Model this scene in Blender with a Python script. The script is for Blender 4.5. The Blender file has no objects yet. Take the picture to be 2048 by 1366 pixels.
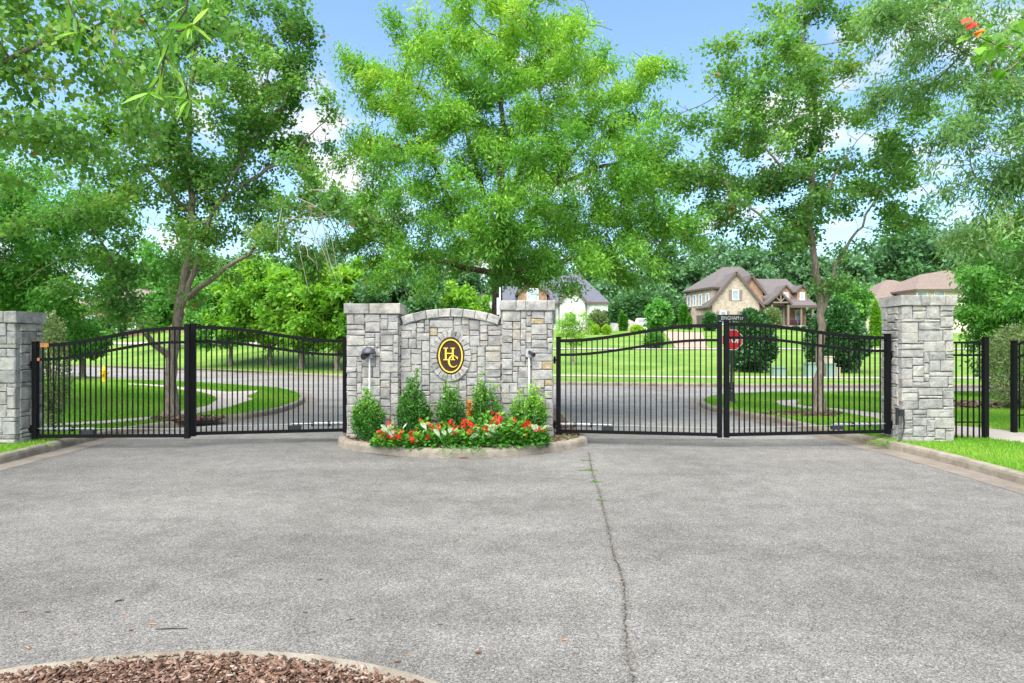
import bpy, bmesh, math, random
import numpy as np
from mathutils import Vector, Matrix
from mathutils.geometry import tessellate_polygon

# ---------------------------------------------------------------- camera, sky, sun, exposure
scene = bpy.context.scene
CAM_H, FOC, CX, CY = 1.95, 1300.0, 1024.0, 683.0
cam_data = bpy.data.cameras.new('camera')
cam_data.sensor_width = 36.0
cam_data.lens = 36.0 * FOC / 2048.0
cam_data.clip_start, cam_data.clip_end = 0.05, 3000.0
cam = bpy.data.objects.new('camera', cam_data)
scene.collection.objects.link(cam)
cam.location = (0, 0, CAM_H)
cam.rotation_euler = (math.radians(90), 0, 0)
scene.camera = cam

SUN_EL, SUN_ROT = math.radians(60), math.radians(205)      # behind the camera, a little to its left
world = bpy.data.worlds.new('World')
scene.world = world
world.use_nodes = True
wn, wl = world.node_tree.nodes, world.node_tree.links
wn.clear()
w_out = wn.new('ShaderNodeOutputWorld')
w_bg = wn.new('ShaderNodeBackground'); w_bg.inputs['Strength'].default_value = 0.122
w_sky = wn.new('ShaderNodeTexSky'); w_sky.sky_type = 'NISHITA'; w_sky.sun_disc = False
w_sky.sun_elevation, w_sky.sun_rotation = SUN_EL, SUN_ROT
w_sky.air_density, w_sky.dust_density, w_sky.ozone_density = 1.0, 1.6, 2.5
w_tc = wn.new('ShaderNodeTexCoord')
w_sep = wn.new('ShaderNodeSeparateXYZ')
wl.new(w_tc.outputs['Generated'], w_sep.inputs[0])
w_zo = wn.new('ShaderNodeMath'); w_zo.operation = 'ADD'; w_zo.inputs[1].default_value = 0.22
wl.new(w_sep.outputs['Z'], w_zo.inputs[0])
w_zm = wn.new('ShaderNodeMath'); w_zm.operation = 'MAXIMUM'; w_zm.inputs[1].default_value = 0.05
wl.new(w_zo.outputs[0], w_zm.inputs[0])
w_dx = wn.new('ShaderNodeMath'); w_dx.operation = 'DIVIDE'
w_dy = wn.new('ShaderNodeMath'); w_dy.operation = 'DIVIDE'
wl.new(w_sep.outputs['X'], w_dx.inputs[0]); wl.new(w_zm.outputs[0], w_dx.inputs[1])
wl.new(w_sep.outputs['Y'], w_dy.inputs[0]); wl.new(w_zm.outputs[0], w_dy.inputs[1])
w_com = wn.new('ShaderNodeCombineXYZ')
wl.new(w_dx.outputs[0], w_com.inputs[0]); wl.new(w_dy.outputs[0], w_com.inputs[1])
w_map = wn.new('ShaderNodeMapping'); w_map.inputs['Location'].default_value = (7.1, 4.0, 0.0)
wl.new(w_com.outputs[0], w_map.inputs[0])
w_noise = wn.new('ShaderNodeTexNoise')
w_noise.inputs['Scale'].default_value = 2.2
w_noise.inputs['Detail'].default_value = 9.0
w_noise.inputs['Roughness'].default_value = 0.52
wl.new(w_map.outputs[0], w_noise.inputs['Vector'])
w_ramp = wn.new('ShaderNodeValToRGB')
w_ramp.color_ramp.elements[0].position = 0.545; w_ramp.color_ramp.elements[0].color = (0, 0, 0, 1)
w_ramp.color_ramp.elements[1].position = 0.64; w_ramp.color_ramp.elements[1].color = (1, 1, 1, 1)
wl.new(w_noise.outputs['Fac'], w_ramp.inputs[0])
w_mix = wn.new('ShaderNodeMix'); w_mix.data_type = 'RGBA'
w_tint = wn.new('ShaderNodeMix'); w_tint.data_type = 'RGBA'; w_tint.blend_type = 'MULTIPLY'
w_tint.inputs['Factor'].default_value = 1.0
w_tint.inputs[7].default_value = (0.98, 1.07, 1.10, 1)
wl.new(w_sky.outputs[0], w_tint.inputs[6])
wl.new(w_ramp.outputs[0], w_mix.inputs['Factor'])
wl.new(w_tint.outputs[2], w_mix.inputs[6])
w_mix.inputs[7].default_value = (3.7, 3.75, 3.85, 1)
wl.new(w_mix.outputs[2], w_bg.inputs['Color'])
wl.new(w_bg.outputs[0], w_out.inputs['Surface'])

sun_data = bpy.data.lights.new('sun', 'SUN')
sun_data.energy = 3.9
sun_data.angle = math.radians(85)
sun_data.color = (1.0, 0.965, 0.91)
sun = bpy.data.objects.new('sun', sun_data)
scene.collection.objects.link(sun)
_sd = Vector((math.sin(SUN_ROT) * math.cos(SUN_EL), math.cos(SUN_ROT) * math.cos(SUN_EL), math.sin(SUN_EL)))
sun.rotation_euler = _sd.to_track_quat('Z', 'Y').to_euler()
sun.location = (-8, -12, 25)

scene.view_settings.view_transform = 'Standard'
scene.view_settings.look = 'None'
scene.view_settings.gamma = 1.0
scene.view_settings.exposure = 1.3
scene.view_settings.use_curve_mapping = False

scene.cycles.diffuse_bounces = 6
scene.cycles.max_bounces = 12

# ---------------------------------------------------------------- geometry of the photograph
def G(px, py, z=0.0):
    """ground point at height z seen at photo pixel px, py"""
    Y = (CAM_H - z) * FOC / (py - CY)
    return ((px - CX) * Y / FOC, Y)
def V(px, py, Y):
    return Vector(((px - CX) * Y / FOC, Y, CAM_H + (CY - py) * Y / FOC))
def PX(px, Y):
    return (px - CX) * Y / FOC

# ---------------------------------------------------------------- object helpers
COL = scene.collection
def tag(o, label=None, cat=None, group=None, kind=None):
    if label: o['label'] = label
    if cat: o['category'] = cat
    if group: o['group'] = group
    if kind: o['kind'] = kind
    return o
def thing(name, label, cat, loc=(0, 0, 0), group=None, rotz=0.0):
    o = bpy.data.objects.new(name, None)
    o.empty_display_size = 0.2
    COL.objects.link(o)
    o.location = loc
    o.rotation_euler = (0, 0, rotz)
    return tag(o, label, cat, group)
def link_mesh(name, me, mat=None, parent=None, loc=None):
    o = bpy.data.objects.new(name, me)
    COL.objects.link(o)
    if mat is not None and not me.materials:
        me.materials.append(mat)
    if parent is not None:
        o.parent = parent
    if loc is not None:
        o.location = loc
    return o
def np_mesh(name, verts, faces, smooth=False):
    """verts (N,3), faces (M,k) all of k corners"""
    verts = np.asarray(verts, dtype=np.float32); faces = np.asarray(faces, dtype=np.int32)
    me = bpy.data.meshes.new(name)
    m, k = faces.shape
    me.vertices.add(len(verts)); me.vertices.foreach_set('co', verts.ravel())
    me.loops.add(m * k); me.loops.foreach_set('vertex_index', faces.ravel())
    me.polygons.add(m)
    me.polygons.foreach_set('loop_start', np.arange(0, m * k, k, dtype=np.int32))
    me.polygons.foreach_set('loop_total', np.full(m, k, dtype=np.int32))
    if smooth:
        me.polygons.foreach_set('use_smooth', np.ones(m, dtype=bool))
    me.update(calc_edges=True)
    return me
def face_attr(me, name, vals):
    a = me.attributes.new(name, 'FLOAT', 'FACE')
    a.data.foreach_set('value', np.asarray(vals, dtype=np.float32))

class MB:
    """collects boxes, tubes, lathes and prisms in one part"""
    def __init__(s): s.v, s.f = [], []
    def add(s, vs, fs):
        b = len(s.v)
        s.v += [tuple(p) for p in vs]
        s.f += [tuple(i + b for i in f) for f in fs]
        return s
    def hexa(s, p):          # 8 corners: bottom ring 0-3, top ring 4-7
        return s.add(p, [(3, 2, 1, 0), (4, 5, 6, 7), (0, 1, 5, 4), (1, 2, 6, 5), (2, 3, 7, 6), (3, 0, 4, 7)])
    def box(s, c, d, rz=0.0, tilt=None):
        hx, hy, hz = d[0] / 2, d[1] / 2, d[2] / 2
        M = Matrix.Rotation(rz, 3, 'Z')
        if tilt is not None: M = M @ tilt
        c = Vector(c)
        p = [c + M @ Vector(q) for q in ((-hx, -hy, -hz), (hx, -hy, -hz), (hx, hy, -hz), (-hx, hy, -hz),
                                         (-hx, -hy, hz), (hx, -hy, hz), (hx, hy, hz), (-hx, hy, hz))]
        return s.hexa(p)
    def bar(s, a, b, w, h=None):          # rectangular bar between two points
        a, b = Vector(a), Vector(b); h = h or w
        d = (b - a).normalized()
        up = Vector((0, 0, 1)) if abs(d.z) < 0.95 else Vector((0, 1, 0))
        sx = d.cross(up).normalized() * (w / 2); sz = sx.cross(d).normalized() * (h / 2)
        return s.hexa([a - sx - sz, a + sx - sz, b + sx - sz, b - sx - sz, a - sx + sz, a + sx + sz, b + sx + sz, b - sx + sz])
    def tube(s, pts, radii, n=6, cap=True):
        pts = [Vector(p) for p in pts]
        if not hasattr(radii, '__len__'): radii = [radii] * len(pts)
        base = len(s.v); x = None
        for i, p in enumerate(pts):
            d = (pts[min(i + 1, len(pts) - 1)] - pts[max(i - 1, 0)])
            if d.length < 1e-9: d = Vector((0, 0, 1))
            d.normalize()
            if x is None:
                x = d.cross(Vector((0.31, 0.95, 0.05)) if abs(d.y) < 0.9 else Vector((1, 0, 0.1))).normalized()
            else:
                x = (x - d * x.dot(d))
                x = x.normalized() if x.length > 1e-6 else d.orthogonal().normalized()
            y = d.cross(x)
            for k in range(n):
                a = 2 * math.pi * k / n
                q = p + (x * math.cos(a) + y * math.sin(a)) * radii[i]
                s.v.append((q.x, q.y, q.z))
        for i in range(len(pts) - 1):
            for k in range(n):
                a, b = base + i * n + k, base + i * n + (k + 1) % n
                s.f.append((a, b, b + n, a + n))
        if cap:
            s.f.append(tuple(base + k for k in range(n))[::-1])
            s.f.append(tuple(base + (len(pts) - 1) * n + k for k in range(n)))
        return s
    def lathe(s, c, prof, n=16, sx=1.0, sy=1.0):     # prof: list of (r, z)
        base = len(s.v)
        for r, z in prof:
            for k in range(n):
                a = 2 * math.pi * k / n
                s.v.append((c[0] + r * math.cos(a) * sx, c[1] + r * math.sin(a) * sy, c[2] + z))
        for i in range(len(prof) - 1):
            for k in range(n):
                a, b = base + i * n + k, base + i * n + (k + 1) % n
                s.f.append((a, b, b + n, a + n))
        s.f.append(tuple(base + k for k in range(n))[::-1])
        s.f.append(tuple(base + (len(prof) - 1) * n + k for k in range(n)))
        return s
    def prism(s, poly, y0, y1):                      # poly of (x, z), anticlockwise seen from -y
        n = len(poly)
        vs = [(x, y0, z) for x, z in poly] + [(x, y1, z) for x, z in poly]
        fs = [tuple(range(n)), tuple(range(2 * n - 1, n - 1, -1))]
        fs += [(i, i + n, (i + 1) % n + n, (i + 1) % n) for i in range(n)]
        return s.add(vs, fs)
    def slab(s, quad, t):                            # roof slab: polygon thickened downwards
        q = [Vector(p) for p in quad]; n = len(q)
        nr = Vector((0, 0, 0))
        for i in range(n): nr += (q[i] - q[0]).cross(q[(i + 1) % n] - q[0])
        nr.normalize()
        if nr.z < 0: q.reverse(); nr = -nr
        lo = [p - Vector((0, 0, t)) for p in q]
        fs = [tuple(range(n)), tuple(range(2 * n - 1, n - 1, -1))]
        fs += [((i + 1) % n, i, i + n, (i + 1) % n + n) for i in range(n)]
        return s.add(q + lo, fs)
    def mesh(s, name, smooth=False):
        me = bpy.data.meshes.new(name)
        me.from_pydata(s.v, [], s.f); me.update()
        if smooth:
            me.polygons.foreach_set('use_smooth', [True] * len(me.polygons))
        return me
    def build(s, name, mat, parent=None, smooth=False, loc=None, world=False):
        """world=True: the coordinates are world ones, taken off the parent's place"""
        o = link_mesh(name, s.mesh(name, smooth), mat, parent, loc)
        if world and parent is not None:
            o.location = -Vector(parent.location)
        return o

# ---------------------------------------------------------------- materials
def new_mat(name):
    m = bpy.data.materials.new(name); m.use_nodes = True
    nt = m.node_tree
    return m, nt.nodes, nt.links, nt.nodes['Principled BSDF']
def ramp(n, pts):
    r = n.new('ShaderNodeValToRGB'); cr = r.color_ramp
    while len(cr.elements) < len(pts): cr.elements.new(0.5)
    for e, (p, c) in zip(cr.elements, pts):
        e.position = p; e.color = (*c, 1) if len(c) == 3 else c
    return r
def noise(n, l, scale, detail=4, rough=0.55, coord='Object', vec=None):
    t = n.new('ShaderNodeTexNoise')
    t.inputs['Scale'].default_value = scale; t.inputs['Detail'].default_value = detail
    t.inputs['Roughness'].default_value = rough
    if vec is None:
        c = n.new('ShaderNodeTexCoord'); vec = c.outputs[coord]
    l.new(vec, t.inputs['Vector'])
    return t
def mixc(n, l, fac, a, b, mode='MIX'):
    m = n.new('ShaderNodeMix'); m.data_type = 'RGBA'; m.blend_type = mode
    for sock, v in ((m.inputs['Factor'], fac), (m.inputs[6], a), (m.inputs[7], b)):
        if isinstance(v, (int, float)): sock.default_value = v
        elif isinstance(v, tuple): sock.default_value = (*v, 1)
        else: l.new(v, sock)
    return m.outputs[2]
def bump(n, l, bsdf, h, strength=0.3, dist=0.01):
    b = n.new('ShaderNodeBump'); b.inputs['Strength'].default_value = strength; b.inputs['Distance'].default_value = dist
    l.new(h, b.inputs['Height']); l.new(b.outputs[0], bsdf.inputs['Normal'])
def plain(name, col, rough=0.6, metal=0.0, var=0.12, scale=6.0, spec=0.4):
    """one colour with soft wear"""
    m, n, l, b = new_mat(name)
    t = noise(n, l, scale, 5)
    r = ramp(n, [(0.3, tuple(c * (1 - var) for c in col)), (0.7, tuple(min(1, c * (1 + var)) for c in col))])
    l.new(t.outputs['Fac'], r.inputs[0]); l.new(r.outputs[0], b.inputs['Base Color'])
    b.inputs['Roughness'].default_value = rough; b.inputs['Metallic'].default_value = metal
    b.inputs['Specular IOR Level'].default_value = spec
    return m
def leaf_mat(name, pts, trans=0.38, rough=0.5, spec=0.3):
    """pts: ramp of the per-leaf tint 0..1"""
    m, n, l, b = new_mat(name)
    a = n.new('ShaderNodeAttribute'); a.attribute_name = 'tint'; a.attribute_type = 'GEOMETRY'
    r = ramp(n, pts); l.new(a.outputs['Fac'], r.inputs[0])
    l.new(r.outputs[0], b.inputs['Base Color'])
    b.inputs['Roughness'].default_value = rough; b.inputs['Specular IOR Level'].default_value = spec
    tr = n.new('ShaderNodeBsdfTranslucent')
    tc = mixc(n, l, 1.0, r.outputs[0], (1.08, 1.22, 0.55), 'MULTIPLY')
    l.new(tc, tr.inputs['Color'])
    mx = n.new('ShaderNodeMixShader'); mx.inputs[0].default_value = trans
    l.new(b.outputs[0], mx.inputs[1]); l.new(tr.outputs[0], mx.inputs[2])
    l.new(mx.outputs[0], n['Material Output'].inputs['Surface'])
    return m

def mat_asphalt(name='asphalt', gain=1.0):
    m, n, l, b = new_mat(name)
    tc = n.new('ShaderNodeTexCoord'); co = tc.outputs['Object']
    v = n.new('ShaderNodeTexVoronoi'); v.inputs['Scale'].default_value = 125; l.new(co, v.inputs['Vector'])
    sc = n.new('ShaderNodeSeparateColor'); l.new(v.outputs['Color'], sc.inputs[0])
    grains = ramp(n, [(0.0, (0.06, 0.058, 0.056)), (0.3, (0.125, 0.123, 0.12)), (0.7, (0.175, 0.172, 0.168)), (0.93, (0.22, 0.215, 0.207)), (1.0, (0.29, 0.282, 0.27))])
    l.new(sc.outputs[0], grains.inputs[0])
    v2 = n.new('ShaderNodeTexVoronoi'); v2.inputs['Scale'].default_value = 75; l.new(co, v2.inputs['Vector'])
    s2 = n.new('ShaderNodeSeparateColor'); l.new(v2.outputs['Color'], s2.inputs[0])
    g2 = ramp(n, [(0.0, (0.76, 0.76, 0.76)), (0.75, (1.03, 1.03, 1.02)), (1.0, (1.28, 1.27, 1.25))])
    l.new(s2.outputs[1], g2.inputs[0])
    c = mixc(n, l, 0.8, grains.outputs[0], g2.outputs[0], 'MULTIPLY')
    big = noise(n, l, 0.28, 6, 0.6, vec=co)
    br = ramp(n, [(0.36, (0.79, 0.785, 0.775)), (0.5, (0.98, 0.98, 0.98)), (0.66, (1.10, 1.095, 1.08))]); l.new(big.outputs['Fac'], br.inputs[0])
    c = mixc(n, l, 1.0, c, br.outputs[0], 'MULTIPLY')
    # faint cross-wise wear bands and wheel polish
    mp = n.new('ShaderNodeMapping'); mp.inputs['Scale'].default_value = (0.16, 0.9, 1); l.new(co, mp.inputs[0])
    band = noise(n, l, 1.0, 5, 0.6, vec=mp.outputs[0])
    bb = ramp(n, [(0.35, (0.84, 0.84, 0.84)), (0.6, (1.06, 1.06, 1.06))]); l.new(band.outputs['Fac'], bb.inputs[0])
    c = mixc(n, l, 1.0, c, bb.outputs[0], 'MULTIPLY')
    fine = noise(n, l, 3.2, 8, 0.7, vec=co)
    fr = ramp(n, [(0.38, (0.83, 0.825, 0.81)), (0.6, (1.04, 1.04, 1.04))]); l.new(fine.outputs['Fac'], fr.inputs[0])
    c = mixc(n, l, 1.0, c, fr.outputs[0], 'MULTIPLY')
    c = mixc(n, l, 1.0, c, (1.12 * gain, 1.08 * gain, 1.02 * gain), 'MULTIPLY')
    l.new(c, b.inputs['Base Color']); b.inputs['Roughness'].default_value = 0.88; b.inputs['Specular IOR Level'].default_value = 0.25
    bump(n, l, b, v.outputs['Distance'], 0.55, 0.006)
    return m
def mat_concrete(name, col, dark=0.6, stain=(0.16, 0.12, 0.075), amount=0.5, sc=2.5):
    m, n, l, b = new_mat(name)
    tc = n.new('ShaderNodeTexCoord'); co = tc.outputs['Object']
    t = noise(n, l, sc, 8, 0.68, vec=co)
    r = ramp(n, [(0.3, tuple(c * dark for c in col)), (0.6, col)]); l.new(t.outputs['Fac'], r.inputs[0])
    t2 = noise(n, l, sc * 0.7 + 0.3, 7, 0.7, vec=co)
    f = ramp(n, [(0.45, (0, 0, 0)), (0.72, (amount, amount, amount))]); l.new(t2.outputs['Fac'], f.inputs[0])
    c = mixc(n, l, f.outputs[0], r.outputs[0], stain)
    sp = noise(n, l, 90, 3, 0.6, vec=co)
    s = ramp(n, [(0.35, (0.72, 0.72, 0.72)), (0.6, (1.1, 1.1, 1.1))]); l.new(sp.outputs['Fac'], s.inputs[0])
    c = mixc(n, l, 0.8, c, s.outputs[0], 'MULTIPLY')
    l.new(c, b.inputs['Base Color']); b.inputs['Roughness'].default_value = 0.9
    bump(n, l, b, sp.outputs['Fac'], 0.35, 0.004)
    return m
def mat_grass(name, far=False):
    m, n, l, b = new_mat(name)
    tc = n.new('ShaderNodeTexCoord'); co = tc.outputs['Object']
    t = noise(n, l, 0.35, 6, 0.6, vec=co)
    a = ramp(n, [(0.3, (0.098, 0.205, 0.026)), (0.52, (0.155, 0.272, 0.040)), (0.72, (0.235, 0.32, 0.068))]); l.new(t.outputs['Fac'], a.inputs[0])
    f = noise(n, l, 4.5 if far else 30, 5, 0.72, vec=co)
    fr = ramp(n, [(0.32, (0.62, 0.64, 0.55)), (0.66, (1.14, 1.12, 1.2))]); l.new(f.outputs['Fac'], fr.inputs[0])
    c = mixc(n, l, 1.0, a.outputs[0], fr.outputs[0], 'MULTIPLY')
    if far:                                           # mown passes
        mp = n.new('ShaderNodeMapping'); mp.inputs['Scale'].default_value = (0.05, 0.85, 0.2); l.new(co, mp.inputs[0])
        g = noise(n, l, 1.0, 3, 0.6, vec=mp.outputs[0])
        gr = ramp(n, [(0.38, (0.86, 0.89, 0.85)), (0.62, (1.08, 1.06, 1.05))]); l.new(g.outputs['Fac'], gr.inputs[0])
        c = mixc(n, l, 1.0, c, gr.outputs[0], 'MULTIPLY')
    l.new(c, b.inputs['Base Color']); b.inputs['Roughness'].default_value = 0.8; b.inputs['Specular IOR Level'].default_value = 0.15
    bump(n, l, b, f.outputs['Fac'], 0.7, 0.04)
    return m
def mat_stone():
    m, n, l, b = new_mat('cut_stone')
    oi = n.new('ShaderNodeObjectInfo')
    tc = n.new('ShaderNodeTexCoord')
    va = n.new('ShaderNodeVectorMath'); va.operation = 'SCALE'; va.inputs['Scale'].default_value = 37.0
    cb = n.new('ShaderNodeCombineXYZ')
    for i in range(3): l.new(oi.outputs['Random'], cb.inputs[i])
    l.new(cb.outputs[0], va.inputs[0])
    ad = n.new('ShaderNodeVectorMath'); ad.operation = 'ADD'
    l.new(tc.outputs['Object'], ad.inputs[0]); l.new(va.outputs[0], ad.inputs[1])
    co = ad.outputs[0]
    base = ramp(n, [(0.0, (0.25, 0.24, 0.225)), (0.25, (0.31, 0.298, 0.278)), (0.7, (0.37, 0.355, 0.33)), (0.93, (0.38, 0.355, 0.315)), (0.975, (0.37, 0.335, 0.28)), (0.99, (0.36, 0.30, 0.20)), (1.0, (0.36, 0.28, 0.16))])
    l.new(oi.outputs['Random'], base.inputs[0])
    t = noise(n, l, 5.5, 8, 0.68, vec=co)
    r = ramp(n, [(0.32, (0.54, 0.54, 0.54)), (0.5, (0.95, 0.95, 0.95)), (0.66, (1.22, 1.2, 1.15))]); l.new(t.outputs['Fac'], r.inputs[0])
    c = mixc(n, l, 1.0, base.outputs[0], r.outputs[0], 'MULTIPLY')
    t2 = noise(n, l, 3.0, 6, 0.65, vec=co)
    f2 = ramp(n, [(0.54, (0, 0, 0)), (0.74, (0.55, 0.55, 0.55))]); l.new(t2.outputs['Fac'], f2.inputs[0])
    c = mixc(n, l, f2.outputs[0], c, (0.36, 0.30, 0.225))
    t3 = noise(n, l, 42, 5, 0.7, vec=co)
    r3 = ramp(n, [(0.32, (0.66, 0.66, 0.66)), (0.6, (1.08, 1.08, 1.08))]); l.new(t3.outputs['Fac'], r3.inputs[0])
    c = mixc(n, l, 0.9, c, r3.outputs[0], 'MULTIPLY')
    l.new(c, b.inputs['Base Color']); b.inputs['Roughness'].default_value = 0.92; b.inputs['Specular IOR Level'].default_value = 0.2
    hs = mixc(n, l, 0.4, t.outputs['Fac'], t3.outputs['Fac'])
    bump(n, l, b, hs, 0.7, 0.03)
    return m
def mat_bark(name, col, dark):
    m, n, l, b = new_mat(name)
    tc = n.new('ShaderNodeTexCoord')
    mp = n.new('ShaderNodeMapping'); mp.inputs['Scale'].default_value = (1, 1, 0.22); l.new(tc.outputs['Object'], mp.inputs[0])
    t = noise(n, l, 26, 6, 0.7, vec=mp.outputs[0])
    r = ramp(n, [(0.33, dark), (0.62, col)]); l.new(t.outputs['Fac'], r.inputs[0])
    g = noise(n, l, 4, 5, 0.6)
    gr = ramp(n, [(0.56, (0, 0, 0)), (0.74, (0.45, 0.45, 0.45))]); l.new(g.outputs['Fac'], gr.inputs[0])
    c = mixc(n, l, gr.outputs[0], r.outputs[0], (0.30, 0.31, 0.25))
    l.new(c, b.inputs['Base Color']); b.inputs['Roughness'].default_value = 0.9; b.inputs['Specular IOR Level'].default_value = 0.15
    bump(n, l, b, t.outputs['Fac'], 0.9, 0.03)
    return m
def mat_brick(name, c1, c2, mortar, bw=0.24, bh=0.085):
    m, n, l, b = new_mat(name)
    tc = n.new('ShaderNodeTexCoord')
    sp = n.new('ShaderNodeSeparateXYZ'); l.new(tc.outputs['Object'], sp.inputs[0])
    ad = n.new('ShaderNodeMath'); ad.operation = 'ADD'; l.new(sp.outputs['X'], ad.inputs[0]); l.new(sp.outputs['Y'], ad.inputs[1])
    cb = n.new('ShaderNodeCombineXYZ'); l.new(ad.outputs[0], cb.inputs[0]); l.new(sp.outputs['Z'], cb.inputs[1])
    k = n.new('ShaderNodeTexBrick'); l.new(cb.outputs[0], k.inputs['Vector'])
    k.inputs['Color1'].default_value = (*c1, 1); k.inputs['Color2'].default_value = (*c2, 1); k.inputs['Mortar'].default_value = (*mortar, 1)
    k.inputs['Scale'].default_value = 1.0; k.inputs['Mortar Size'].default_value = 0.012
    k.inputs['Brick Width'].default_value = bw; k.inputs['Row Height'].default_value = bh
    t = noise(n, l, 1.6, 8, 0.75)
    r = ramp(n, [(0.33, (0.68, 0.66, 0.63)), (0.66, (1.2, 1.18, 1.15))]); l.new(t.outputs['Fac'], r.inputs[0])
    c = mixc(n, l, 1.0, k.outputs['Color'], r.outputs[0], 'MULTIPLY')
    l.new(c, b.inputs['Base Color']); b.inputs['Roughness'].default_value = 0.9
    bump(n, l, b, k.outputs['Fac'], 0.3, -0.01)
    return m
def mat_roof(name, col):
    m, n, l, b = new_mat(name)
    tc = n.new('ShaderNodeTexCoord')
    mp = n.new('ShaderNodeMapping'); mp.inputs['Scale'].default_value = (1.0, 1.0, 4.0); l.new(tc.outputs['Object'], mp.inputs[0])
    t = noise(n, l, 3.0, 7, 0.75, vec=mp.outputs[0])
    r = ramp(n, [(0.32, tuple(c * 0.62 for c in col)), (0.66, tuple(c * 1.22 for c in col))]); l.new(t.outputs['Fac'], r.inputs[0])
    w = n.new('ShaderNodeTexWave'); w.bands_direction = 'Z'; w.inputs['Scale'].default_value = 1.6; w.inputs['Distortion'].default_value = 0.6
    l.new(tc.outputs['Object'], w.inputs['Vector'])
    wr = ramp(n, [(0.0, (0.86, 0.86, 0.86)), (0.5, (1.03, 1.03, 1.03))]); l.new(w.outputs['Fac'], wr.inputs[0])
    c = mixc(n, l, 1.0, r.outputs[0], wr.outputs[0], 'MULTIPLY')
    l.new(c, b.inputs['Base Color']); b.inputs['Roughness'].default_value = 0.9
    return m
def mat_chips():
    m, n, l, b = new_mat('bark_chips')
    a = n.new('ShaderNodeAttribute'); a.attribute_name = 'tint'; a.attribute_type = 'GEOMETRY'
    r = ramp(n, [(0.0, (0.045, 0.028, 0.02)), (0.3, (0.12, 0.066, 0.042)), (0.6, (0.21, 0.125, 0.085)), (0.85, (0.33, 0.235, 0.18)), (0.95, (0.44, 0.36, 0.30)), (1.0, (0.48, 0.25, 0.09))])
    l.new(a.outputs['Fac'], r.inputs[0])
    t = noise(n, l, 45, 4, 0.7)
    tr = ramp(n, [(0.35, (0.65, 0.65, 0.65)), (0.65, (1.15, 1.15, 1.15))]); l.new(t.outputs['Fac'], tr.inputs[0])
    c = mixc(n, l, 1.0, r.outputs[0], tr.outputs[0], 'MULTIPLY')
    l.new(c, b.inputs['Base Color']); b.inputs['Roughness'].default_value = 0.85; b.inputs['Specular IOR Level'].default_value = 0.2
    return m
def mat_glass(name, col=(0.16, 0.21, 0.25)):
    m, n, l, b = new_mat(name)
    t = noise(n, l, 0.8, 3)
    r = ramp(n, [(0.35, tuple(c * 0.6 for c in col)), (0.65, tuple(c * 1.3 for c in col))]); l.new(t.outputs['Fac'], r.inputs[0])
    l.new(r.outputs[0], b.inputs['Base Color']); b.inputs['Roughness'].default_value = 0.08; b.inputs['Specular IOR Level'].default_value = 0.9
    return m

M = {}
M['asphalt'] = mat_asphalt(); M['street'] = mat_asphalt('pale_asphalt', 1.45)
M['kerb'] = mat_concrete('kerb_concrete', (0.29, 0.25, 0.19), 0.55, (0.10, 0.075, 0.045), 0.75, 3.0)
M['gutter'] = mat_concrete('gutter_concrete', (0.22, 0.185, 0.15), 0.6, (0.12, 0.09, 0.065), 0.7, 1.6)
M['path'] = mat_concrete('path_concrete', (0.40, 0.35, 0.30), 0.8, (0.34, 0.27, 0.21), 0.4, 1.2)
M['drive'] = mat_concrete('pink_concrete', (0.42, 0.275, 0.20), 0.85, (0.44, 0.30, 0.22), 0.4, 0.7)
M['grass'] = mat_grass('verge_grass'); M['lawn'] = mat_grass('far_lawn', True)
M['stone'] = mat_stone()
M['mortar'] = plain('dark_mortar', (0.15, 0.13, 0.11), 0.95, var=0.3, scale=20)
M['gate'] = plain('black_gate_paint', (0.005, 0.005, 0.0055), 0.55, var=0.25, scale=14, spec=0.12)
M['rust'] = plain('rust', (0.42, 0.17, 0.05), 0.8, var=0.4, scale=40)
M['galv'] = plain('galvanised_steel', (0.42, 0.43, 0.44), 0.42, 0.55, 0.12, 12)
M['mulch'] = plain('mulch_ground', (0.10, 0.062, 0.044), 0.95, var=0.5, scale=30)
M['chips'] = mat_chips()
M['bark'] = mat_bark('maple_bark', (0.30, 0.245, 0.19), (0.11, 0.085, 0.062))
M['bark_dark'] = mat_bark('oak_bark', (0.135, 0.105, 0.080), (0.035, 0.027, 0.021))
M['twig'] = plain('bare_twig', (0.36, 0.30, 0.25), 0.9, var=0.2)
M['white'] = plain('white_paint', (0.78, 0.77, 0.75), 0.6, var=0.04)
M['white_brick'] = mat_brick('white_brick', (0.78, 0.77, 0.75), (0.74, 0.73, 0.71), (0.70, 0.69, 0.67))
M['tan_brick'] = mat_brick('tan_brick', (0.46, 0.375, 0.30), (0.33, 0.25, 0.195), (0.52, 0.455, 0.39), 0.3, 0.11)
M['red_brick'] = mat_brick('red_brick', (0.42, 0.225, 0.135), (0.25, 0.13, 0.085), (0.40, 0.31, 0.24), 0.3, 0.11)
M['roof'] = mat_roof('brown_shingle', (0.122, 0.103, 0.096))
M['roof_grey'] = mat_roof('grey_shingle', (0.10, 0.105, 0.125))
M['roof_tan'] = mat_roof('tan_shingle', (0.19, 0.14, 0.112))
M['fascia'] = plain('brown_fascia', (0.105, 0.075, 0.062), 0.6)
M['post'] = plain('porch_post', (0.20, 0.155, 0.125), 0.6)
M['glass'] = mat_glass('window_glass', (0.30, 0.36, 0.40)); M['glass_dark'] = mat_glass('dark_glass', (0.05, 0.055, 0.06))
M['door'] = plain('brown_door', (0.13, 0.105, 0.09), 0.5)
M['red'] = plain('sign_red', (0.62, 0.012, 0.012), 0.4, var=0.05)
M['black'] = plain('black_plastic', (0.02, 0.02, 0.022), 0.35, var=0.2)
M['grey_plastic'] = plain('dark_grey_plastic', (0.055, 0.06, 0.07), 0.3, var=0.15)
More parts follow.
